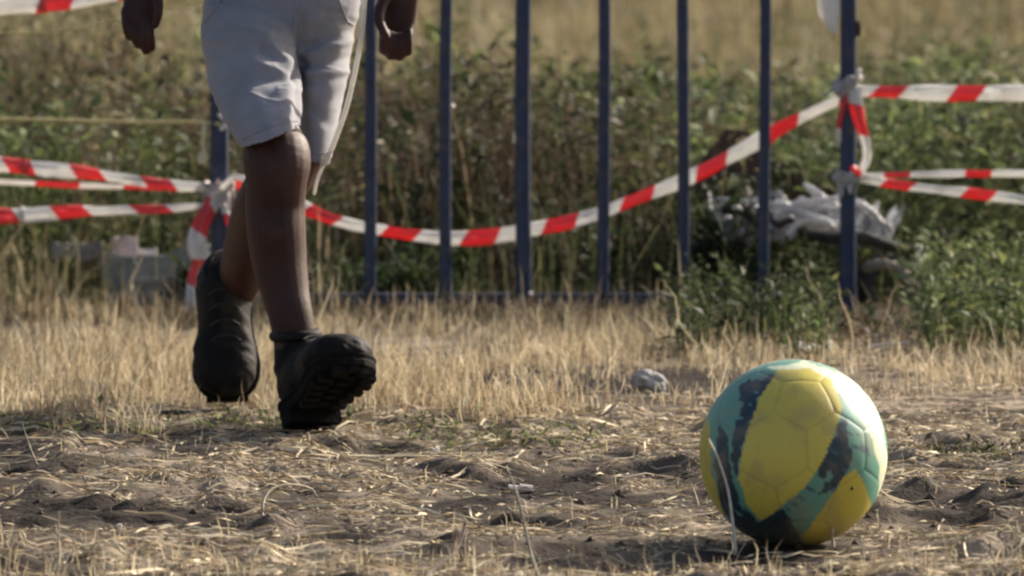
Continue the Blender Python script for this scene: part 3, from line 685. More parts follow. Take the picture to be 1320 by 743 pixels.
cY = np.array([0.60, 0.50, 0.085]); cT_ = np.array([0.12, 0.31, 0.235]); cN = np.array([0.018, 0.042, 0.058]); cL = np.array([0.66, 0.70, 0.50]); cY2 = np.array([0.52, 0.44, 0.06])
def ballcol(P):
    u = P[:, 0].copy(); v = P[:, 2].copy(); back = P[:, 1] > 0
    th = np.arctan2(v, u); r_ = np.hypot(u, v)
    u = np.where(back, -u * .9, u); wu = 0.035 * (fbm(P[:, 0] * 6 + 9, P[:, 2] * 6 + P[:, 1] * 5 + 9, 70, 3) - .5) * 2; wv = 0.035 * (fbm(P[:, 0] * 6 + 40, P[:, 2] * 6 + P[:, 1] * 5 + 9, 71, 3) - .5) * 2
    c = np.tile(cT_, (len(P), 1))
    st = fbm((u * .8 - v * .6) * 4 + 20, (u * .6 + v * .8) * 22 + 20, 72, 3)
    c[inpoly(u + wu, v + wv, YELL)] = cY2 * .9
    k = inpoly(u + wu, v + wv, WHT_SUN_RIM); c[k] = cL
    for pl in NAV: c[inpoly(u + wu * 1.0 + .05 * (st - .5), v + wv * 1.0 - .10 * (st - .5), pl) & (st > .20)] = cN
    k = inpoly(u + wu, v + wv, TEA) & (st > .74); c[k] = cN * 2.5
    c[(st > .68) & back] = cN * 1.4
    c[inpoly(u + wu * .3, v + wv * .3, YEL)] = cY
    c[inpoly(u + wu * .3, v + wv * .3, YEL2)] = cY2
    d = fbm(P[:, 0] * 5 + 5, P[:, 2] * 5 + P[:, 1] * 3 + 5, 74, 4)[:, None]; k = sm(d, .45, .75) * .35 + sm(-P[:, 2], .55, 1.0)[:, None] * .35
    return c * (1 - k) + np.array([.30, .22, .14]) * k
bm_, t, out = newmat('ball_leather'); L = t.links.new
a = N(t, 'ShaderNodeAttribute'); a.attribute_name = 'Col'; p = N(t, 'ShaderNodeBsdfPrincipled'); p.inputs['Roughness'].default_value = .45; L(a.outputs['Color'], p.inputs['Base Color'])
n_ = N(t, 'ShaderNodeTexNoise'); n_.inputs['Scale'].default_value = 500; tc = N(t, 'ShaderNodeTexCoord'); L(tc.outputs['Object'], n_.inputs['Vector']); b_ = N(t, 'ShaderNodeBump'); b_.inputs['Strength'].default_value = .25; b_.inputs['Distance'].default_value = .001
L(n_.outputs[0], b_.inputs['Height']); L(b_.outputs[0], p.inputs['Normal']); L(p.outputs[0], out.inputs[0])
MS = 15
for f in fl:
    P = [tvr[q] for q in f]; c = sum(P, Vector()) / len(P)
    V = []; E = []; T = []; idx = {}
    def vid(s_, i_, j_):
        pt = c + (P[s_] - c) * ((i_ - j_) / MS) + (P[(s_ + 1) % len(P)] - c) * (j_ / MS)
        key = (round(pt.x, 5), round(pt.y, 5), round(pt.z, 5))
        if key not in idx: idx[key] = len(V); V.append(pt); E.append(1 - i_ / MS)
        return idx[key]
    for s_ in range(len(P)):
        for i_ in range(MS):
            for j_ in range(i_ + 1):
                T.append((vid(s_, i_, j_), vid(s_, i_ + 1, j_), vid(s_, i_ + 1, j_ + 1)))
                if j_ < i_: T.append((vid(s_, i_, j_), vid(s_, i_ + 1, j_ + 1), vid(s_, i_, j_ + 1)))
    U = np.array([tuple(q.normalized()) for q in V]); E = np.array(E)
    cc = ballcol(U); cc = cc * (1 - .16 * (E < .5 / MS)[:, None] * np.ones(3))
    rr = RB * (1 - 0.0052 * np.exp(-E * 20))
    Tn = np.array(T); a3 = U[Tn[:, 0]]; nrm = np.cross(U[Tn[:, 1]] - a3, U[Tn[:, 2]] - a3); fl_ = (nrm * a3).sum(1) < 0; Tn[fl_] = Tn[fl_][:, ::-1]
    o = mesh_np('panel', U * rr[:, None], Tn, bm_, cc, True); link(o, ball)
m = MB(); vd = Vector((0.60, -.74, -.30)).normalized(); m.tube([vd * (RB - .001), vd * (RB + .0006)], [.0022, .0020], 10); link(m.obj('valve', M_twig), ball)

# ------------------------------------------------------------------ the running child
YC = 14.12
person = empty('person', (W(375, 558, 14.1).x, 14.15, 0))
tag(person, 'person striding toward the ball in light grey shorts and black boots, arms hanging', 'person')
def P3(px, py, Y=YC): return W(px, py, Y)
mm_ = .001
body = MB()
def limb(l, seg=20):
    q = [Vector((a[3], a[4] if len(a) > 4 else a[3], 0)) for a in l]; n_ = 4
    body.tube(cr([P3(a[0], a[1], a[2]) for a in l], n_), [(v.x * mm_, v.y * mm_) for v in cr(q, n_)], seg)
# front leg (thigh, knee, shin, ankle)
limb([(328, 20, 14.18, 44, 46), (336, 90, 14.11, 41, 42), (350, 160, 14.05, 33, 36), (355, 190, 14.035, 43, 43), (357, 212, 14.02, 44, 42), (356, 235, 14.02, 40, 40), (355, 262, 14.03, 39, 43), (356, 295, 14.03, 38.5, 46), (360, 335, 14.03, 36, 42), (367, 375, 14.02, 32, 34), (374, 405, 14.01, 29, 29), (380, 440, 14.01, 28, 28), (384, 480, 14.01, 28, 30)])
# kneecap
body.tube([P3(359, 200, 13.995), P3(360, 216, 13.990)], [(.020, .010), (.020, .010)], 14)
# rear leg
limb([(412, 20, 14.19, 36, 42), (412, 100, 14.17, 30, 36), (404, 170, 14.14, 26, 34), (382, 214, 14.13, 31, 36), (356, 240, 14.13, 39, 39), (338, 272, 14.20, 39, 42), (327, 305, 14.27, 37, 42), (316, 342, 14.34, 33, 35), (306, 372, 14.39, 28, 29), (297, 395, 14.41, 26, 26)])
# pelvis and torso
limb([(371, 30, 14.19, 78, 42), (371, 0, 14.19, 88, 50), (371, -60, 14.18, 93, 60), (371, -140, 14.17, 88, 58), (371, -230, 14.15, 100, 62), (371, -320, 14.14, 104, 58), (371, -362, 14.14, 80, 45), (371, -385, 14.14, 34, 34), (371, -415, 14.13, 31, 33)], 28)
# arms
limb([(282, -352, 14.14, 34), (262, -335, 14.14, 34), (236, -270, 14.18, 29), (210, -200, 14.22, 25, 26), (202, -160, 14.21, 26), (195, -110, 14.17, 24), (190, -70, 14.14, 17, 19), (187, -48, 14.13, 17, 15)])
limb([(460, -352, 14.14, 34), (480, -335, 14.14, 34), (505, -270, 14.10, 29), (530, -200, 14.06, 25, 26), (534, -160, 14.05, 26), (531, -110, 14.07, 24), (526, -60, 14.1, 18, 19), (523, -30, 14.1, 18, 16)])
# hand at the left of the picture: palm, four hanging fingers, thumb
limb([(187, -50, 14.13, 17, 13), (184, -25, 14.12, 21, 12), (181, 0, 14.11, 22, 12), (178, 20, 14.10, 21, 11)], 16)
for fx, tip, L1 in (((162, 22), (166, 53), 5.8), ((172, 27), (177, 63), 6.3), ((183, 28), (188, 71), 6.5), ((193, 24), (196, 67), 6.2)):
    bx, by = fx; tx, ty = tip
    limb([(bx, by - 8, 14.10, L1 + 1), (bx, by, 14.098, L1 + .6), (bx * .45 + tx * .55 - 1.5, by + (ty - by) * .45, 14.088, L1), (bx * .15 + tx * .85, by + (ty - by) * .78, 14.092, L1 - .5), (tx, ty - 4, 14.10, L1 - 1.2)], 12)
limb([(196, -22, 14.10, 9), (203, -2, 14.085, 7.5), (204, 16, 14.08, 6.6), (200, 32, 14.08, 6)], 12)
# hand at the right: half closed fist
limb([(523, -34, 14.1, 18, 14), (519, -8, 14.1, 22, 14), (514, 18, 14.1, 23.5, 15), (511, 38, 14.1, 23, 14)], 16)
for bx, by, ty, r_ in ((495, 38, 62, 6.3), (505, 42, 69, 6.7), (516, 42, 70, 6.7), (527, 37, 64, 6.2)):
    limb([(bx, by - 8, 14.10, r_ + 1), (bx, by + 6, 14.092, r_ + .6), (bx - 1, ty, 14.082, r_ + .3), (bx - 1, ty + 2, 14.068, r_), (bx, ty - 12, 14.058, r_ - .6), (bx + 1, ty - 24, 14.064, r_ - 1)], 12)
limb([(503, -14, 14.09, 9), (492, 8, 14.075, 8), (489, 26, 14.062, 7), (496, 44, 14.05, 6.2)], 12)
# head
hc = P3(371, -505, 14.12)
hr = []
for zz, rx, ry, dy in ((-.10, .012, .016, -.035), (-.092, .03, .035, -.03), (-.07, .05, .06, -.018), (-.035, .063, .078, -.005), (0, .070, .086, 0), (.035, .072, .090, .004), (.068, .062, .080, .006), (.09, .040, .055, .006), (.1, .012, .02, .006)):
    hr.append([hc + Vector((math.cos(2 * PI * k / 28) * rx, dy + math.sin(2 * PI * k / 28) * ry, zz)) for k in range(28)])
body.rings(hr)
body.tube([hc + Vector((0, -.078, .012)), hc + Vector((0, -.088, -.008)), hc + Vector((0, -.092, -.022))], [(.006, .008), (.008, .01), (.012, .010)], 12)
for s_ in (-1, 1):
    body.tube([hc + Vector((s_ * .070, .004, .012)), hc + Vector((s_ * .075, .008, -.004)), hc + Vector((s_ * .069, .006, -.022))], [(.006, .012), (.007, .014), (.005, .008)], 10)
    body.tube([hc + Vector((s_ * .012, -.079, .016)), hc + Vector((s_ * .028, -.076, .022)), hc + Vector((s_ * .042, -.066, .016))], [.005, .006, .005], 8)
body.tube([hc + Vector((-.02, -.072, -.047)), hc + Vector((0, -.080, -.045)), hc + Vector((.02, -.072, -.047))], [.004, .006, .004], 8)
body.tube([hc + Vector((-.018, -.070, -.055)), hc + Vector((0, -.078, -.056)), hc + Vector((.018, -.070, -.055))], [.004, .006, .004], 8)
bo = body.remeshed('body', M_skin, 0.0029, 3); place(bo, person)
for s_ in (-1, 1):
    m = MB(); e = hc + Vector((s_ * .027, -.0715, .006)); m.tube([e + Vector((-.005, 0, 0)), e, e + Vector((.005, 0, 0))], [.005, .0075, .005], 12); place(m.obj('eye', M_white), person)
m = MB(); hh_ = []
for zz, rx, ry, dy in ((-.03, .058, .06, .035), (0, .074, .074, .022), (.03, .077, .085, .014), (.055, .074, .088, .008), (.08, .058, .074, .006), (.1, .032, .045, .006), (.108, .01, .012, .006)):
    hh_.append([hc + Vector((math.cos(2 * PI * k / 24) * rx, dy + math.sin(2 * PI * k / 24) * ry, zz)) for k in range(24)])
m.rings(hh_); o = m.remeshed('hair', M_hair, .004, 1); displace(o, lambda c_, n_: .004 * (fbm(c_[:, 0] * 90, c_[:, 2] * 90 + c_[:, 1] * 60, 80, 2) - .3)); place(o, person)
# shirt
m = MB()
def sl(mb, l, seg=28): mb.tube([P3(a[0], a[1], a[2]) for a in l], [(a[3] * mm_, (a[4] if len(a) > 4 else a[3]) * mm_) for a in l], seg)
sl(m, [(371, -48, 14.18, 112, 76), (371, -60, 14.18, 110, 74), (371, -140, 14.17, 102, 70), (371, -230, 14.15, 110, 72), (371, -320, 14.14, 112, 66), (371, -350, 14.14, 92, 54), (371, -366, 14.14, 52, 44)])
sl(m, [(300, -345, 14.14, 40), (262, -325, 14.14, 42), (240, -265, 14.17, 42), (228, -235, 14.19, 43)]); sl(m, [(442, -345, 14.14, 40), (480, -325, 14.14, 42), (502, -265, 14.11, 42), (514, -235, 14.09, 43)])
o = m.remeshed('shirt', M_shirt, .005, 3); displace(o, lambda c_, n_: .007 * (fbm(c_[:, 0] * 14, c_[:, 2] * 9, 81, 3) - .5)); place(o, person)

# shorts: open legged volume, folds pressed in afterwards
m = MB()
def legtube(outer, hem, inner, seg=36):
    """outer: rings (center px,py,Y,rx,ry,tiltx); last outer ring is the hem, then the inner wall goes back up"""
    R = []
    for (px, py, Y, rx, ry, tl, ty) in outer + inner:
        c = P3(px, py, Y); R.append([c + Vector((math.cos(2 * PI * k / seg) * rx * mm_, math.sin(2 * PI * k / seg) * ry * mm_, math.cos(2 * PI * k / seg) * tl * mm_ + math.sin(2 * PI * k / seg) * ty * mm_)) for k in range(seg)])
    m.rings(R)
legtube([(320, 5, 14.17, 60, 64, 0, 0), (322, 50, 14.13, 63, 70, 3, 0), (328, 100, 14.09, 60, 64, 8, 0), (340, 145, 14.04, 51, 62, 12, 0), (349, 176, 14.01, 39.5, 56, 14, 2)], None,
        [(349, 176, 14.01, 36.5, 52, 14, 2), (348, 168, 14.015, 37, 50, 12, 2)])
legtube([(412, 5, 14.18, 49, 62, 0, 0), (416, 50, 14.18, 41, 60, 0, 0), (414, 100, 14.16, 36, 58, 0, 0), (409, 150, 14.14, 30, 54, 0, 0), (404, 205, 14.12, 25, 48, 0, 3)], None,
        [(404, 205, 14.12, 22, 45, 0, 3), (405, 195, 14.13, 23, 42, 0, 3)])
sl(m, [(368, 70, 14.17, 60, 55), (364, 30, 14.17, 99, 66), (363, -10, 14.18, 104, 70), (365, -55, 14.18, 103, 72)], 36)
sh = m.remeshed('shorts', M_short, .0027, 3)
folds = [((385, 92), (352, 62), 4.5, 5), ((385, 98), (338, 100), -3.5, 7), ((380, 105), (345, 135), 3.0, 7), ((345, 45), (290, 30), 3.2, 5), ((300, 60), (268, 90), -2.5, 8), ((385, 95), (392, 20), -4.5, 4),
         ((392, 70), (455, 52), 3.2, 4), ((394, 84), (452, 74), -2.8, 4), ((398, 95), (448, 92), 3.0, 4), ((395, 60), (450, 38), -2.8, 4), ((300, 20), (350, 22), 2.5, 5), ((402, 118), (440, 108), 2.5, 6), ((292, 110), (300, 160), -2.2, 9), ((335, 60), (378, 85), -3.5, 4), ((328, 78), (370, 96), 2.6, 4), ((268, 52), (310, 44), 2.2, 4), ((322, 120), (345, 165), 2.2, 8), ((400, 140), (425, 160), -2, 6), ((382, 92), (387, 190), -4.0, 5)]
def foldfn(c_, n_):
    px = c_[:, 0] / c_[:, 1] * F + 660; py = (H - c_[:, 2]) / c_[:, 1] * F - 744; d = np.zeros(len(c_)); front = sm(-n_[:, 1], -.25, .25)
    for (x1, y1), (x2, y2), amp, wd in folds:
        dx, dy = x2 - x1, y2 - y1; l2 = dx * dx + dy * dy; t_ = ((px - x1) * dx + (py - y1) * dy) / l2
        tc_ = np.clip(t_, 0, 1); q = (px - x1 - tc_ * dx) ** 2 + (py - y1 - tc_ * dy) ** 2
        d += 1.7 * amp * np.exp(-q / (2 * wd * wd)) * (1 - .4 * tc_) * front
    cre = 1 - np.abs(fbm(px * .035 + py * .012, py * .055 - px * .01, 84, 2) - .5) * 7; d += 1.5 * np.clip(cre, 0, 1) ** 1.5 * sm(fbm(px * .012, py * .014, 85, 2), .35, .6)
    return (d + 3.2 * (fbm(px * .02, py * .035 + c_[:, 1] * 12, 82, 3) - .5) * 2) * mm_
displace(sh, foldfn); place(sh, person)
def onfront(name, l, r, mat, Yoff=0.0, seg=8, parent=None):
    mb = MB(); mb.tube([P3(*q) for q in l], [r] * len(l), seg); o = mb.obj(name, mat)
    C.objects.link(o); o.parent = parent; return o
# ray cast on the shorts so seams lie on the cloth
from mathutils.bvhtree import BVHTree
dg = bpy.context.evaluated_depsgraph_get()
me = sh.data; bv = BVHTree.FromPolygons([v.co.copy() for v in me.vertices], [tuple(p.vertices) for p in me.polygons])
def hit(px, py, off=.0008):
    o_ = Vector((0, 0, H)); d_ = (W(px, py, 14.0) - o_).normalized(); h_ = bv.ray_cast(o_, d_)
    return (h_[0] - d_ * off) if h_[0] else None
def seam(name, pix, r, mat=M_seam, step=5):
    pts = []
    for (a, b), (c, d) in zip(pix[:-1], pix[1:]):
        n_ = max(2, int(math.hypot(c - a, d - b) / step))
        for k in range(n_): pts.append(hit(a + (c - a) * k / n_, b + (d - b) * k / n_))
    pts.append(hit(*pix[-1])); pts = [q for q in pts if q]
    if len(pts) < 3: return
    mb = MB(); mb.tube(pts, [r] * len(pts), 6); o = mb.obj(name, mat); C.objects.link(o); o.parent = sh
seam('fly_seam', [(392, -20), (390, 10), (386, 30), (384, 60), (383, 88)], .0010)
seam('fly_seam', [(381, -20), (380, 15), (377, 38)], .0008)
seam('pocket_seam', [(292, -20), (283, 5), (270, 22), (263, 30)], .0009)
seam('pocket_seam', [(432, -15), (440, 8), (448, 28), (456, 33)], .0010)
seam('hem_seam', [(313, 180), (330, 171), (350, 163), (372, 157), (384, 156)], .0007)
seam('hem_seam', [(392, 196), (408, 198), (428, 196)], .0007)
# drawstring hanging down beside the far leg
pts = cr([P3(470, -60, 14.08), P3(469, 0, 14.08), P3(465, 50, 14.08), P3(457, 95, 14.08), P3(446, 140, 14.08), P3(434, 175, 14.08), P3(424, 200, 14.08), P3(417, 213, 14.08), P3(409, 232, 14.08), P3(405, 250, 14.085)], 6)
mb = MB(); mb.tube(pts, [.0042 if i_ < 12 else .0034 if i_ < 36 else .0022 for i_ in range(len(pts))], 10); mb.tube([P3(425, 198, 14.079), P3(419, 207, 14.079), P3(414, 214, 14.079)], [(.0028, .003), (.0075, .003), (.002, .002)], 10)
o = mb.obj('drawstring', M_cord); C.objects.link(o); o.parent = sh
sh_fix = None

# boots
def boot(heel, f, sw, shaft, label=None):
    """heel: bottom centre of the heel; f: toe direction; shaft: list of (px,py,Y,r)"""
    f = Vector(f).normalized(); shin = (P3(*shaft[-1][:3]) - P3(*shaft[0][:3])).normalized(); u = Vector(sw); u = (u - f * u.dot(f)).normalized(); r = f.cross(u)
    B = lambda x_, y_, z_: heel + r * x_ + f * y_ + u * z_
    Lb = .182
    up = MB(); R = []
    for y_, hw, z0, z1, cx in ((-.006, .012, .030, .060, 0), (0.004, .030, .016, .080, 0), (.022, .037, .012, .098, 0), (.05, .038, .012, .100, 0), (.075, .034, .012, .090, 0), (.10, .036, .012, .074, .001), (.12, .042, .010, .066, .002), (.142, .043, .010, .062, .002), (.162, .039, .011, .057, .001), (.176, .029, .014, .049, 0), (.184, .013, .020, .040, 0)):
        ring = []
        for k in range(28):
            a_ = 2 * PI * k / 28; c_, s_ = math.cos(a_), math.sin(a_); q = 2.6; rad = (abs(c_) ** q + abs(s_) ** q) ** (-1 / q)
            zc = (z0 + z1) / 2; zh = (z1 - z0) / 2; taper = 1 - .25 * max(0, s_)
            ring.append(B(cx + c_ * rad * hw * taper, y_, zc + s_ * rad * zh))
        R.append(ring)
    up.rings(R)
    up.tube([P3(*q[:3]) for q in shaft], [q[3] * mm_ for q in shaft], 24)
    bt = up.remeshed('boot', M_boot, .0026, 3)
    displace(bt, lambda c_, n_: .0022 * (fbm(c_[:, 0] * 45 + 9, c_[:, 2] * 60 + c_[:, 1] * 40, 83, 3) - .5) * 2)
    place(bt, person)
    if label: bt['label'] = label
    def child(mb, nm, mat, sm_=True): o = mb.obj(nm, mat, sm_); C.objects.link(o); o.parent = bt; return o
    # sole: outsole outline with welt, heel block and lugs
    out = []
    for k in range(40):
        a_ = 2 * PI * k / 40; y_ = Lb / 2 * (1 - math.cos(a_)); s_ = math.sin(a_)
        yy = y_ / Lb; hw = np.interp(yy, [0, .05, .15, .3, .45, .6, .75, .88, .96, 1], [.014, .031, .038, .036, .034, .039, .044, .041, .029, .012])
        out.append((math.copysign(hw, s_) if abs(s_) > 1e-6 else 0, y_ - .004 + (.0 if yy < .5 else .004)))
    so_ = MB(); so_.rings([[B(x_ * k_, y_ * k2 + (1 - k2) * Lb / 2, z_) for x_, y_ in out] for z_, k_, k2 in ((.001, .90, .97), (.003, 1.0, 1.0), (.010, 1.03, 1.01), (.013, 1.0, 1.0), (.018, 1.06, 1.02), (.021, 1.02, 1.0))])
    Rm = Matrix((r, f, u)).transposed()
    hb = [(x_, y_) for x_, y_ in out if y_ < .055]; hb.sort(key=lambda q: math.atan2(q[1] - .027, q[0]))
    so_.rings([[B(x_ * k_, y_, z_) for x_, y_ in hb] for z_, k_ in ((-.016, .95), (-.013, 1.0), (.0, 1.0), (.003, .98))])
    for j in range(6):
        yy = .072 + j * .020; hw = float(np.interp(yy / Lb, [0, .3, .45, .6, .75, .88, .96, 1], [.02, .031, .030, .036, .041, .037, .025, .010]))
        for s_ in (-1, 1): so_.box(B(s_ * (hw - .009), yy, -.003), (.020, .012, .010), Rm)
        so_.box(B(0, yy + .004, -.0015), (.016, .008, .007), Rm)
    child(so_, 'sole', M_sole, False)
    cf = MB(); c = P3(*shaft[-1][:3]); ax = shin; e1 = ax.cross(Vector((0, 1, 0))).normalized(); e2 = ax.cross(e1)
    rr = shaft[-1][3] * mm_ * (1.14 if f.z < 0 else 1.0); ring = [c + (e1 * math.cos(2 * PI * k / 24) + e2 * math.sin(2 * PI * k / 24)) * rr * .98 for k in range(25)]
    cf.tube(ring, [.0075] * 25, 10, ref=ax); child(cf, 'cuff', M_boot)
    # laces across the instep
    lc = MB()
    for j in range(4):
        yy = .062 + j * .018; zz = float(np.interp(yy, [.05, .075, .10, .125], [.101, .091, .075, .063])) + .001
        lc.tube([B(-.019, yy + .004, zz - .006), B(-.010, yy, zz - .0005), B(0, yy - .001, zz + .001), B(.010, yy, zz - .0005), B(.019, yy + .004, zz - .006)], [.0016] * 5, 6)
    child(lc, 'laces', M_lace)
    return bt
boot(P3(389, 548, 14.005), (0.37, -0.74, 0.46), (.14, -.15, 1), [(385, 500, 14.01, 27), (384, 475, 14.01, 31), (382, 450, 14.01, 30), (381, 432, 14.01, 28)], 'black boot planted on its heel with the toe raised')
boot(P3(290, 360, 14.455), (0.03, -0.50, -0.86), (.0, -.86, .50), [(288, 396, 14.425, 28), (288, 378, 14.41, 32), (294, 362, 14.39, 31), (299, 352, 14.375, 29)], 'black boot trailing behind with the toe pointing down')
m = MB(); pts = cr([P3(268, 372, 14.35), P3(274, 358, 14.34), P3(284, 348, 14.33), P3(296, 352, 14.34)], 5)

# ------------------------------------------------------------------ litter, stones, sticks
def on(px, py): Y = GY(py); p_ = W(px, py, Y); return Vector((p_.x, Y, gz1(p_.x, Y)))
def crumple(name, c, size, mat, label, cat, seed=1, amp=.25, tilt=(0.3, 0, 0), res=18, parent=None, curl=.4):
    rr = np.random.default_rng(seed); a, b = np.meshgrid(np.linspace(-.5, .5, res), np.linspace(-.5, .5, res)); a = a.ravel(); b = b.ravel()
    z = amp * (np.abs(fbm(a * 4 + seed * 7, b * 4 + 3, seed, 3) - .5) * 2 - .3) + curl * (a ** 2 - .1)
    a2 = a + .12 * (fbm(a * 3 + 9, b * 3 + seed, seed + 1, 2) - .5); b2 = b * (1 + .5 * (fbm(a * 3, b * 0 + seed, seed + 2, 2) - .5)) + .15 * (fbm(a * 2 + 5, b + seed, seed + 5, 2) - .5)
    from mathutils import Euler
    R = np.array(Euler(tilt).to_matrix()); P = np.stack([a2 * size[0], b2 * size[1], z * min(size)], 1) @ R.T + np.array(c)
    i_ = np.arange(res * res).reshape(res, res); T = np.stack([i_[:-1, :-1].ravel(), i_[:-1, 1:].ravel(), i_[1:, 1:].ravel(), i_[1:, :-1].ravel()], 1)
    o = mesh_np(name, P, T, mat, None, True); md = o.modifiers.new('thick', 'SOLIDIFY'); md.thickness = .0015
    if parent is None: C.objects.link(o); tag(o, label, cat)
    else: place(o, parent)
    return o
def rock(name, c, r, mat, label, cat, seed=1, flat=.6):
    m = MB(); rr = random.Random(seed); R = []
    for j in range(7):
        th = PI * (j + .5) / 7; R.append([Vector(c) + Vector((math.sin(th) * math.cos(2 * PI * k / 10) * r[0], math.sin(th) * math.sin(2 * PI * k / 10) * r[1], -math.cos(th) * r[2])) * 1.0 for k in range(10)])
    m.rings(R); o = m.remeshed(name, mat, max(r) / 12, 0)
    displace(o, lambda c_, n_: min(r) * .7 * (fbm(c_[:, 0] * 1.5 / max(r) + seed, c_[:, 2] * 1.5 / max(r) + c_[:, 1] * 1.3 / max(r), seed, 3) - .5))
    for p_ in o.data.polygons: p_.use_smooth = False
    C.objects.link(o); return tag(o, label, cat)
p = on(838, 505); rock('stone', p + Vector((0, 0, .010)), (.024, .02, .018), M_stone, 'pale grey stone lying at the edge of the dry grass left of the ball', 'stone', 5)
def stick(name, pix, r, mat, label, cat='stick', taper=.5, z=None):
    S = cr([W(*q) for q in pix], 6); m = MB(); n_ = len(S)
    m.tube(S, [r * (1 - taper * i_ / n_) * (1 + .15 * math.sin(i_ * 2.3)) for i_ in range(n_)], 8); o = m.obj(name, mat); C.objects.link(o); return tag(o, label, cat)
g = GY
stick('stick', [(1124, 448, g(452)), (1148, 444, g(452)), (1173, 443, g(452))], .0035, M_white, 'bleached white stick lying level below the right fence post')
stick('twig', [(545, 748, g(748)), (565, 728, g(735)), (588, 710, g(722)), (596, 690, g(716)), (600, 672, g(714))], .0022, M_twig, 'dark bent twig poking up at the bottom edge of the picture', 'twig')
stick('straw_stalk', [(948, 712, g(716)), (944, 670, g(716)), (938, 630, g(716)), (926, 592, g(718)), (914, 566, g(720))], .0020, M_cord, 'tall pale dry stalk leaning in front of the left side of the ball', 'stalk', .6)
stick('straw_stalk', [(694, 745, g(748)), (684, 712, g(742)), (672, 660, g(738)), (664, 630, g(735)), (656, 612, g(733))], .0020, M_wood, 'long thin dry stalk leaning left from the bottom edge of the picture', 'stalk')
stick('straw_stalk', [(338, 668, g(668)), (340, 645, g(666)), (352, 630, g(664)), (375, 625, g(662)), (400, 630, g(660)), (408, 640, g(660))], .0017, M_stalk, 'dry stalk bent into a low arch on the dark soil', 'stalk', .3)
stick('straw_stalk', [(74, 745, g(748)), (76, 715, g(746)), (75, 688, g(746)), (76, 660, g(746))], .0016, M_stalk, 'upright pale stalk at the bottom left of the track', 'stalk')
stick('straw_stalk', [(1074, 705, g(708)), (1073, 685, g(708)), (1077, 662, g(708))], .0022, M_stalk, 'short upright straw in front of the bottom right of the ball', 'stalk')
stick('straw_stalk', [(48, 600, g(606)), (38, 575, g(600)), (28, 545, g(596))], .0014, M_wood, 'thin stalk leaning over the dark grass edge on the far left', 'stalk')
def chip(px, py, sx, sy, lab, rot=0.1, mat=M_cord):
    c = on(px, py) + Vector((0, 0, .006)); m = MB(); R = Matrix.Rotation(rot, 3, 'Y'); m.box(c, (sx, sy, .0035), R); m.box(c + Vector((sx * .2, 0, .002)), (sx * .5, sy * .7, .003), R)
    o = m.obj('straw_chip', mat, False); C.objects.link(o); tag(o, lab, 'chip')
chip(672, 614, .032, .012, 'larger white chip of dry reed on the dark soil mid track', .12)
chip(757, 571, .022, .010, 'small white chip lying just in front of the dry grass', -.05)
chip(562, 581, .010, .010, 'tiny white fleck on the soil right of the planted boot', .5)
chip(154, 681, .008, .008, 'tiny white fleck standing up on the dark soil at left', 1.2)
crumple('paper_scrap', on(918, 420) + Vector((0, 0, .012)), (.012, .022), M_white, 'small white scrap standing among the green weeds at the fence foot', 'litter', 3, .15, (1.2, .5, 0), 8)
crumple('paper_scrap', on(1050, 458) + Vector((0, 0, .010)), (.045, .03), M_white, 'flat pale scrap half buried in grass behind the ball', 'litter', 4, .3, (.25, 0, 0), 12)
crumple('paper_scrap', on(125, 515) + Vector((0, 0, .022)), (.014, .016), M_pink, 'small cream scrap low in the dry grass at left', 'litter', 6, .2, (1.2, .3, 0), 8)
# left dump: carton, board, plastics
Yd = 15.93
crumple('crushed_carton', W(160, 319, Yd), (.040, .030), M_pink, 'small whitish pink crushed carton on top of the grey board', 'carton', 9, .22, (1.25, .05, .1), 10)
crumple('foil_scrap', W(190, 325, Yd + .02), (.028, .012), M_white, 'little white foil scrap right of the crushed carton', 'litter', 10, .3, (.9, 0, 0), 8)
crumple('grey_board', W(205, 362, Yd + .06), (.165, .12), M_board, 'broad grey green sheet leaning in the weeds behind the dry grass', 'board', 12, .10, (.8, -.05, .1), 24, curl=.12)
crumple('teal_scrap', W(152, 352, Yd - .02), (.045, .05), M_teal, 'faded teal plastic scrap under the crushed carton', 'litter', 14, .3, (1.2, .1, .2), 10)
crumple('grey_rag', W(100, 322, Yd + .05), (.075, .03), M_board, 'crumpled grey rag left of the crushed carton', 'rag', 16, .5, (.8, 0, 0), 14)
# right dump: silver wreckage
Yw = 15.97
wr = empty('plastic_wreckage', W(1040, 300, Yw)); tag(wr, 'crumpled silver grey plastic wreckage lying in the weeds by the right post', 'wreckage')
crumple('shell', W(1040, 276, Yw), (.175, .085), M_silver, None, None, 21, .9, (.55, .12, .05), 34, wr, curl=-.3)
crumple('shell', W(1112, 284, Yw + .02), (.10, .08), M_silver, None, None, 22, 1.1, (.5, .40, -.1), 24, wr)
crumple('shell', W(965, 283, Yw - .01), (.105, .08), M_silver, None, None, 23, .9, (.6, -.05, .15), 24, wr, curl=.1)
def wpart(nm, pix, rad, mat=M_silver):
    m = MB(); m.tube(cr([W(*q) for q in pix], 5), list(np.interp(np.linspace(0, 1, (len(pix) - 1) * 5 + 1), np.linspace(0, 1, len(rad)), rad)), 10); place(m.obj(nm, mat), wr)
wpart('strut', [(922, 256, Yw - .03), (950, 259, Yw - .03), (985, 261, Yw - .03), (1010, 262, Yw - .03)], [.0028, .0035, .004])
wpart('fin', [(1038, 238, Yw - .01), (1050, 248, Yw - .01), (1064, 262, Yw - .01)], [.003, .007, .009])
wpart('lever', [(1016, 302, Yw - .08), (1026, 291, Yw - .08), (1040, 283, Yw - .08)], [.0042, .0050, .0075], M_white)
wpart('strut', [(1008, 266, Yw - .06), (1040, 262, Yw - .07), (1080, 258, Yw - .06), (1112, 264, Yw - .05), (1140, 290, Yw - .04)], [.005, .006, .005, .004])
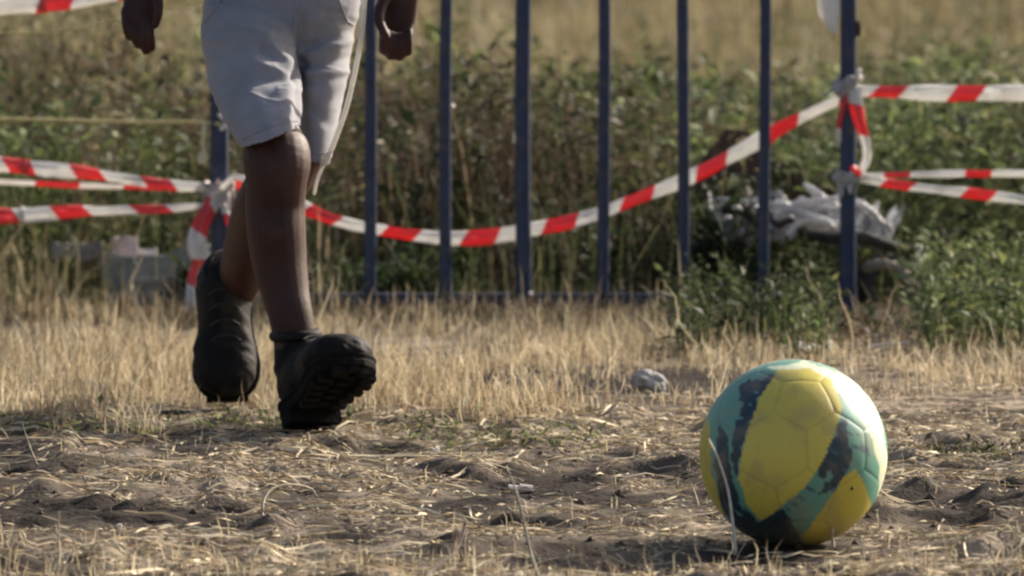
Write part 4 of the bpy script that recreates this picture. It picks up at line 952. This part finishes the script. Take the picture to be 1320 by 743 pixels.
wpart('strut', [(1000, 280, Yw - .07), (1020, 272, Yw - .08), (1046, 280, Yw - .08), (1080, 290, Yw - .07), (1110, 292, Yw - .06)], [.004, .007, .006, .004])
wpart('strut', [(1050, 272, Yw - .09), (1066, 266, Yw - .09), (1084, 268, Yw - .09)], [.003, .004, .003])
wpart('gap_shade', [(990, 274, Yw - .05), (1003, 290, Yw - .06), (1020, 284, Yw - .06), (1034, 300, Yw - .05)], [.005, .006, .005], M_rubber)  # dark tubes added as painted shade for the gaps in the wreckage
wpart('gap_shade', [(935, 270, Yw - .04), (960, 272, Yw - .05), (978, 290, Yw - .05)], [.008, .010, .006], M_rubber)
wpart('gap_shade', [(1045, 304, Yw - .04), (1075, 308, Yw - .05), (1110, 306, Yw - .05), (1150, 318, Yw - .03)], [.007, .010, .009], M_rubber)
for q in ((945, 268, 12, 3), (978, 266, -9, 6), (1005, 268, 14, -5), (1068, 262, 16, 6), (1088, 276, 12, 9), (1120, 270, 14, 12), (1142, 288, 9, 10), (1060, 288, 18, 5), (932, 284, 10, -4)):
    wpart('sliver', [(q[0], q[1], Yw - .10), (q[0] + q[2] * .5, q[1] + q[3] * .5 - 2, Yw - .105), (q[0] + q[2], q[1] + q[3], Yw - .10)], [.0018, .0034, .001], M_white)
wpart('rim', [(958, 300, Yw - .05), (952, 288, Yw - .05), (958, 278, Yw - .05), (968, 284, Yw - .05)], [.003, .004, .003])
m = MB(); pl = [(890, 222), (912, 196), (936, 166), (958, 168), (978, 180), (1000, 205), (1040, 228), (1075, 246), (1075, 262), (985, 262), (900, 258)]
for yy in (0, 1): m.v += [tuple(W(a_, b_, 16.17 + .012 * yy + .0003 * (300 - b_))) for a_, b_ in pl]
n_ = len(pl); m.f = [tuple(range(n_)), tuple(reversed(range(n_, 2 * n_)))] + [(k, (k + 1) % n_, n_ + (k + 1) % n_, n_ + k) for k in range(n_)]
m.f = [tuple(reversed(q)) for q in m.f]
o = m.obj('rusty_sheet', M_rust, False); C.objects.link(o); tag(o, 'dark rusty brown slanted sheet standing in the weeds above the silver wreckage', 'sheet')
# old tyre, half hidden, with pale branch arching over it
m = MB(); c = W(1146, 372, 16.05); R = Matrix.Rotation(.35, 3, 'Z') @ Matrix.Rotation(1.25, 3, 'X'); ring = [c + R @ Vector((math.cos(2 * PI * k / 32) * .040, math.sin(2 * PI * k / 32) * .040, 0)) for k in range(33)]
m.tube(ring, [(.014, .012)] * 33, 12, ref=R @ Vector((0, 0, 1))); o = m.obj('small_tyre', M_rubber); C.objects.link(o); tag(o, 'small dark old tyre half hidden in dead grass right of the fence', 'tyre')
stick('branch', [(1118, 345, 15.9), (1140, 341, 15.88), (1162, 350, 15.87), (1180, 372, 15.86), (1192, 392, 15.86), (1194, 412, 15.85), (1196, 440, 15.8)], .0085, M_wood, 'bleached branch arching over the small tyre', 'branch', .2)
stick('branch', [(1150, 308, 16.1), (1172, 318, 16.08), (1198, 316, 16.06), (1222, 304, 16.05), (1244, 294, 16.05)], .0035, M_wood, 'thin bare branch reaching up right above the arching one', 'branch', .4)
stick('branch', [(1182, 345, 15.9), (1184, 330, 15.9), (1186, 318, 15.9)], .006, M_white, 'short stubby pale branch stump standing above the small tyre', 'branch')
stick('branch', [(1198, 425, 15.8), (1225, 428, 15.8), (1262, 426, 15.8)], .0045, M_wood, 'pale branch lying level in the weeds at far right', 'branch')

# ------------------------------------------------------------------ single weeds one can pick out
def leaf_mesh(ln, wd, cols, seed):
    r = random.Random(seed); n_ = 6; V = []; T = []; cl = []
    for i_ in range(n_ + 1):
        s_ = i_ / n_; w_ = wd * math.sin(PI * min(1, s_ * .93 + .05)) ** .8 * .5; z_ = -.35 * ln * s_ ** 2; y_ = ln * s_ * (1 - .1 * s_)
        for k_, q in enumerate((-1, 0, 1)): V.append((q * w_, y_, z_ + abs(q) * w_ * .35)); cl.append(np.array(cols) * (1.15 if q == 0 else 1))
    for i_ in range(n_):
        for k_ in range(2): a = i_ * 3 + k_; T.append((a, a + 1, a + 4, a + 3))
    o = mesh_np('leaf', V, T, M_leaf, np.array(cl), True); return o.data
LM = [leaf_mesh(.026, .012, (0.10, .15, .05), 1), leaf_mesh(.021, .011, (.07, .115, .04), 2), leaf_mesh(.030, .011, (.13, .17, .07), 3), leaf_mesh(.020, .010, (.17, .18, .07), 4)]
LO = [leaf_mesh(.024, .009, (0.20, .20, .09), 5), leaf_mesh(.02, .009, (.14, .15, .06), 6)]
def weed(px, py, ht, nb, label, seed, pool=LM, group='leafy weeds around the fence', sc=1.0, spread=.5, name='leafy_weed', stemmat=None):
    r = random.Random(seed); base = on(px, py); root = empty(name, base); tag(root, label, 'weed', group); mb = MB(); tips = []
    for s_ in range(nb):
        a_ = r.uniform(0, 2 * PI); le = r.uniform(.1, spread); hh_ = ht * r.uniform(.65, 1.0); pts = []
        for k in range(5):
            t_ = k / 4; pts.append(Vector((math.cos(a_) * le * hh_ * t_ ** 1.5, math.sin(a_) * le * hh_ * t_ ** 1.5, hh_ * t_ - .004)))
        mb.tube(pts, [.0018, .0016, .0014, .0011, .0007], 6); nl = int(hh_ / .0105)
        for k in range(nl):
            t_ = .12 + .88 * k / nl; q = t_ * 4; i0 = min(3, int(q)); p_ = pts[i0].lerp(pts[i0 + 1], q - i0); tips.append((p_, t_))
    so_ = mb.obj('stem', stemmat or M_stem); C.objects.link(so_); so_.parent = root
    for p_, t_ in tips:
        lo = bpy.data.objects.new('leaf', r.choice(pool)); C.objects.link(lo); lo.parent = root; lo.location = p_
        lo.rotation_euler = (r.uniform(-.2, .9), r.uniform(-.4, .4), r.uniform(0, 2 * PI)); k = sc * r.uniform(.6, 1.25) * (1.15 - .45 * t_); lo.scale = (k, k, k)
M_stem = basic('weed_stem', (0.13, 0.15, 0.06), .7, .2)
M_stemd = basic('dry_stem', (0.12, 0.08, 0.055), .9, .2)
weeds = [
    (905, 418, .085, 5, 'low leafy weed at the foot of the sixth fence bar'), (940, 428, .120, 6, 'leafy weed with pale forked stems standing under the silver wreckage'),
    (972, 432, .10, 5, 'green weed in front of the bar left of the right post'), (1010, 430, .115, 6, 'bushy green weed filling the gap left of the right post'),
    (1055, 436, .075, 5, 'short bright green weed touching the left side of the right post'), (925, 440, .05, 4, 'smallest green weed above the top left of the ball'),
    (1225, 430, .10, 5, 'green weed beside the level pale branch'), (1262, 436, .125, 6, 'dense dark green weed near the right edge of the picture'),
    (1300, 440, .13, 6, 'tall bushy weed cut by the right edge of the picture'), (1285, 455, .06, 4, 'low weed under the bushy ones at the right edge'),
    (866, 400, .06, 4, 'small weed left of the sixth fence bar'), (1120, 430, .05, 4, 'small weed just right of the right fence post')]
for i_, (a, b, c, d, l) in enumerate(weeds): weed(a, b, c, d, l, 100 + i_)
weed(175, 505, .035, 5, 'small green tuft low in the dry grass left of the trailing boot', 131, sc=.6, spread=.9)
weed(215, 290, .20, 3, 'bright yellow green weed standing below the hand on the left', 140, LO + LM[3:], sc=1.2)
weed(60, 400, .10, 5, 'olive weed at left edge in front of the grey rag', 141, LO, sc=.9)
weed(120, 395, .08, 4, 'olive weed just left of the teal scrap', 142, LO, sc=.9)
weed(20, 408, .11, 5, 'olive weed in the left corner above the dry grass', 143, LO, sc=.9)
n = 420; cxs = rng.choice([(1265, 583, .14, .05), (680, 575, .08, .05), (330, 548, .12, .03), (100, 550, .14, .03), (560, 560, .05, .04)], n, p=[.4, .2, .15, .15, .1])
Yq = np.array([GY(q_) for q_ in cxs[:, 1]]); y = Yq + rng.normal(0, 1, n) * cxs[:, 3]; x = (cxs[:, 0] - 660) / F * Yq + rng.normal(0, 1, n) * cxs[:, 2] * .7
weed_mass('creeping_weeds', x, y, rng.uniform(.008, .02, n), GRN + OLV, 8, 0.010, GRN, 'small green creeping weeds in patches on the trampled track', 'weeds')
# dark seed stalks on the left
def dock(px, ytop, Y, label, seed):
    r = random.Random(seed); p0 = W(px, 0, Y); top = W(px, ytop, Y); root = empty('seed_stalk', (p0.x, Y, 0)); tag(root, label, 'weed', 'dark seed stalks at the left')
    mb = MB(); lean = r.uniform(-.03, .03); hgt = top.z; pts = [Vector((lean * (1 - k / 5), .0, hgt * k / 5)) for k in range(6)]; mb.tube(pts, [.003, .0028, .0024, .002, .0016, .001], 6)
    o = mb.obj('stem', M_stemd); C.objects.link(o); o.parent = root; n_ = 110
    t_ = rng.uniform(.42, 1, n_); pos = np.stack([lean * (1 - t_) + rng.normal(0, .004, n_), rng.normal(0, .004, n_), t_ * hgt], 1); dv = np.stack([rng.normal(0, 1, n_), rng.normal(0, 1, n_), rng.uniform(0, 1, n_)], 1)
    V, T, Cc = leaves(pos, dv, np.tile([0, 0, 1.], (n_, 1)) + rng.normal(0, .3, (n_, 3)), rng.uniform(.008, .018, n_), rng.uniform(.006, .01, n_), pal(n_, BRN))
    o = mesh_np('seed_head', V, T, M_leaf, Cc); o['kind'] = 'stuff'; C.objects.link(o); o.parent = root
for i_, (a, b, c, l) in enumerate([(62, 36, 17.4, 'seed stalk below the stripe of the top left tape'), (98, 70, 17.2, 'shorter seed stalk in the middle of the left group'), (139, 12, 17.3, 'tallest dark seed stalk of the left group'),
    (163, 52, 17.0, 'seed stalk just left of the hanging fingers'), (20, 60, 17.6, 'seed stalk nearest the left edge of the picture'), (218, 62, 17.5, 'seed stalk just right of the hanging hand'), (245, 105, 17.0, 'short seed stalk beside the edge of the shorts')]): dock(a, b, c, l, 200 + i_)

print('objects', len(bpy.data.objects), 'tris', sum(len(o.data.polygons) for o in bpy.data.objects if o.type == 'MESH' and o.data.users == 1))
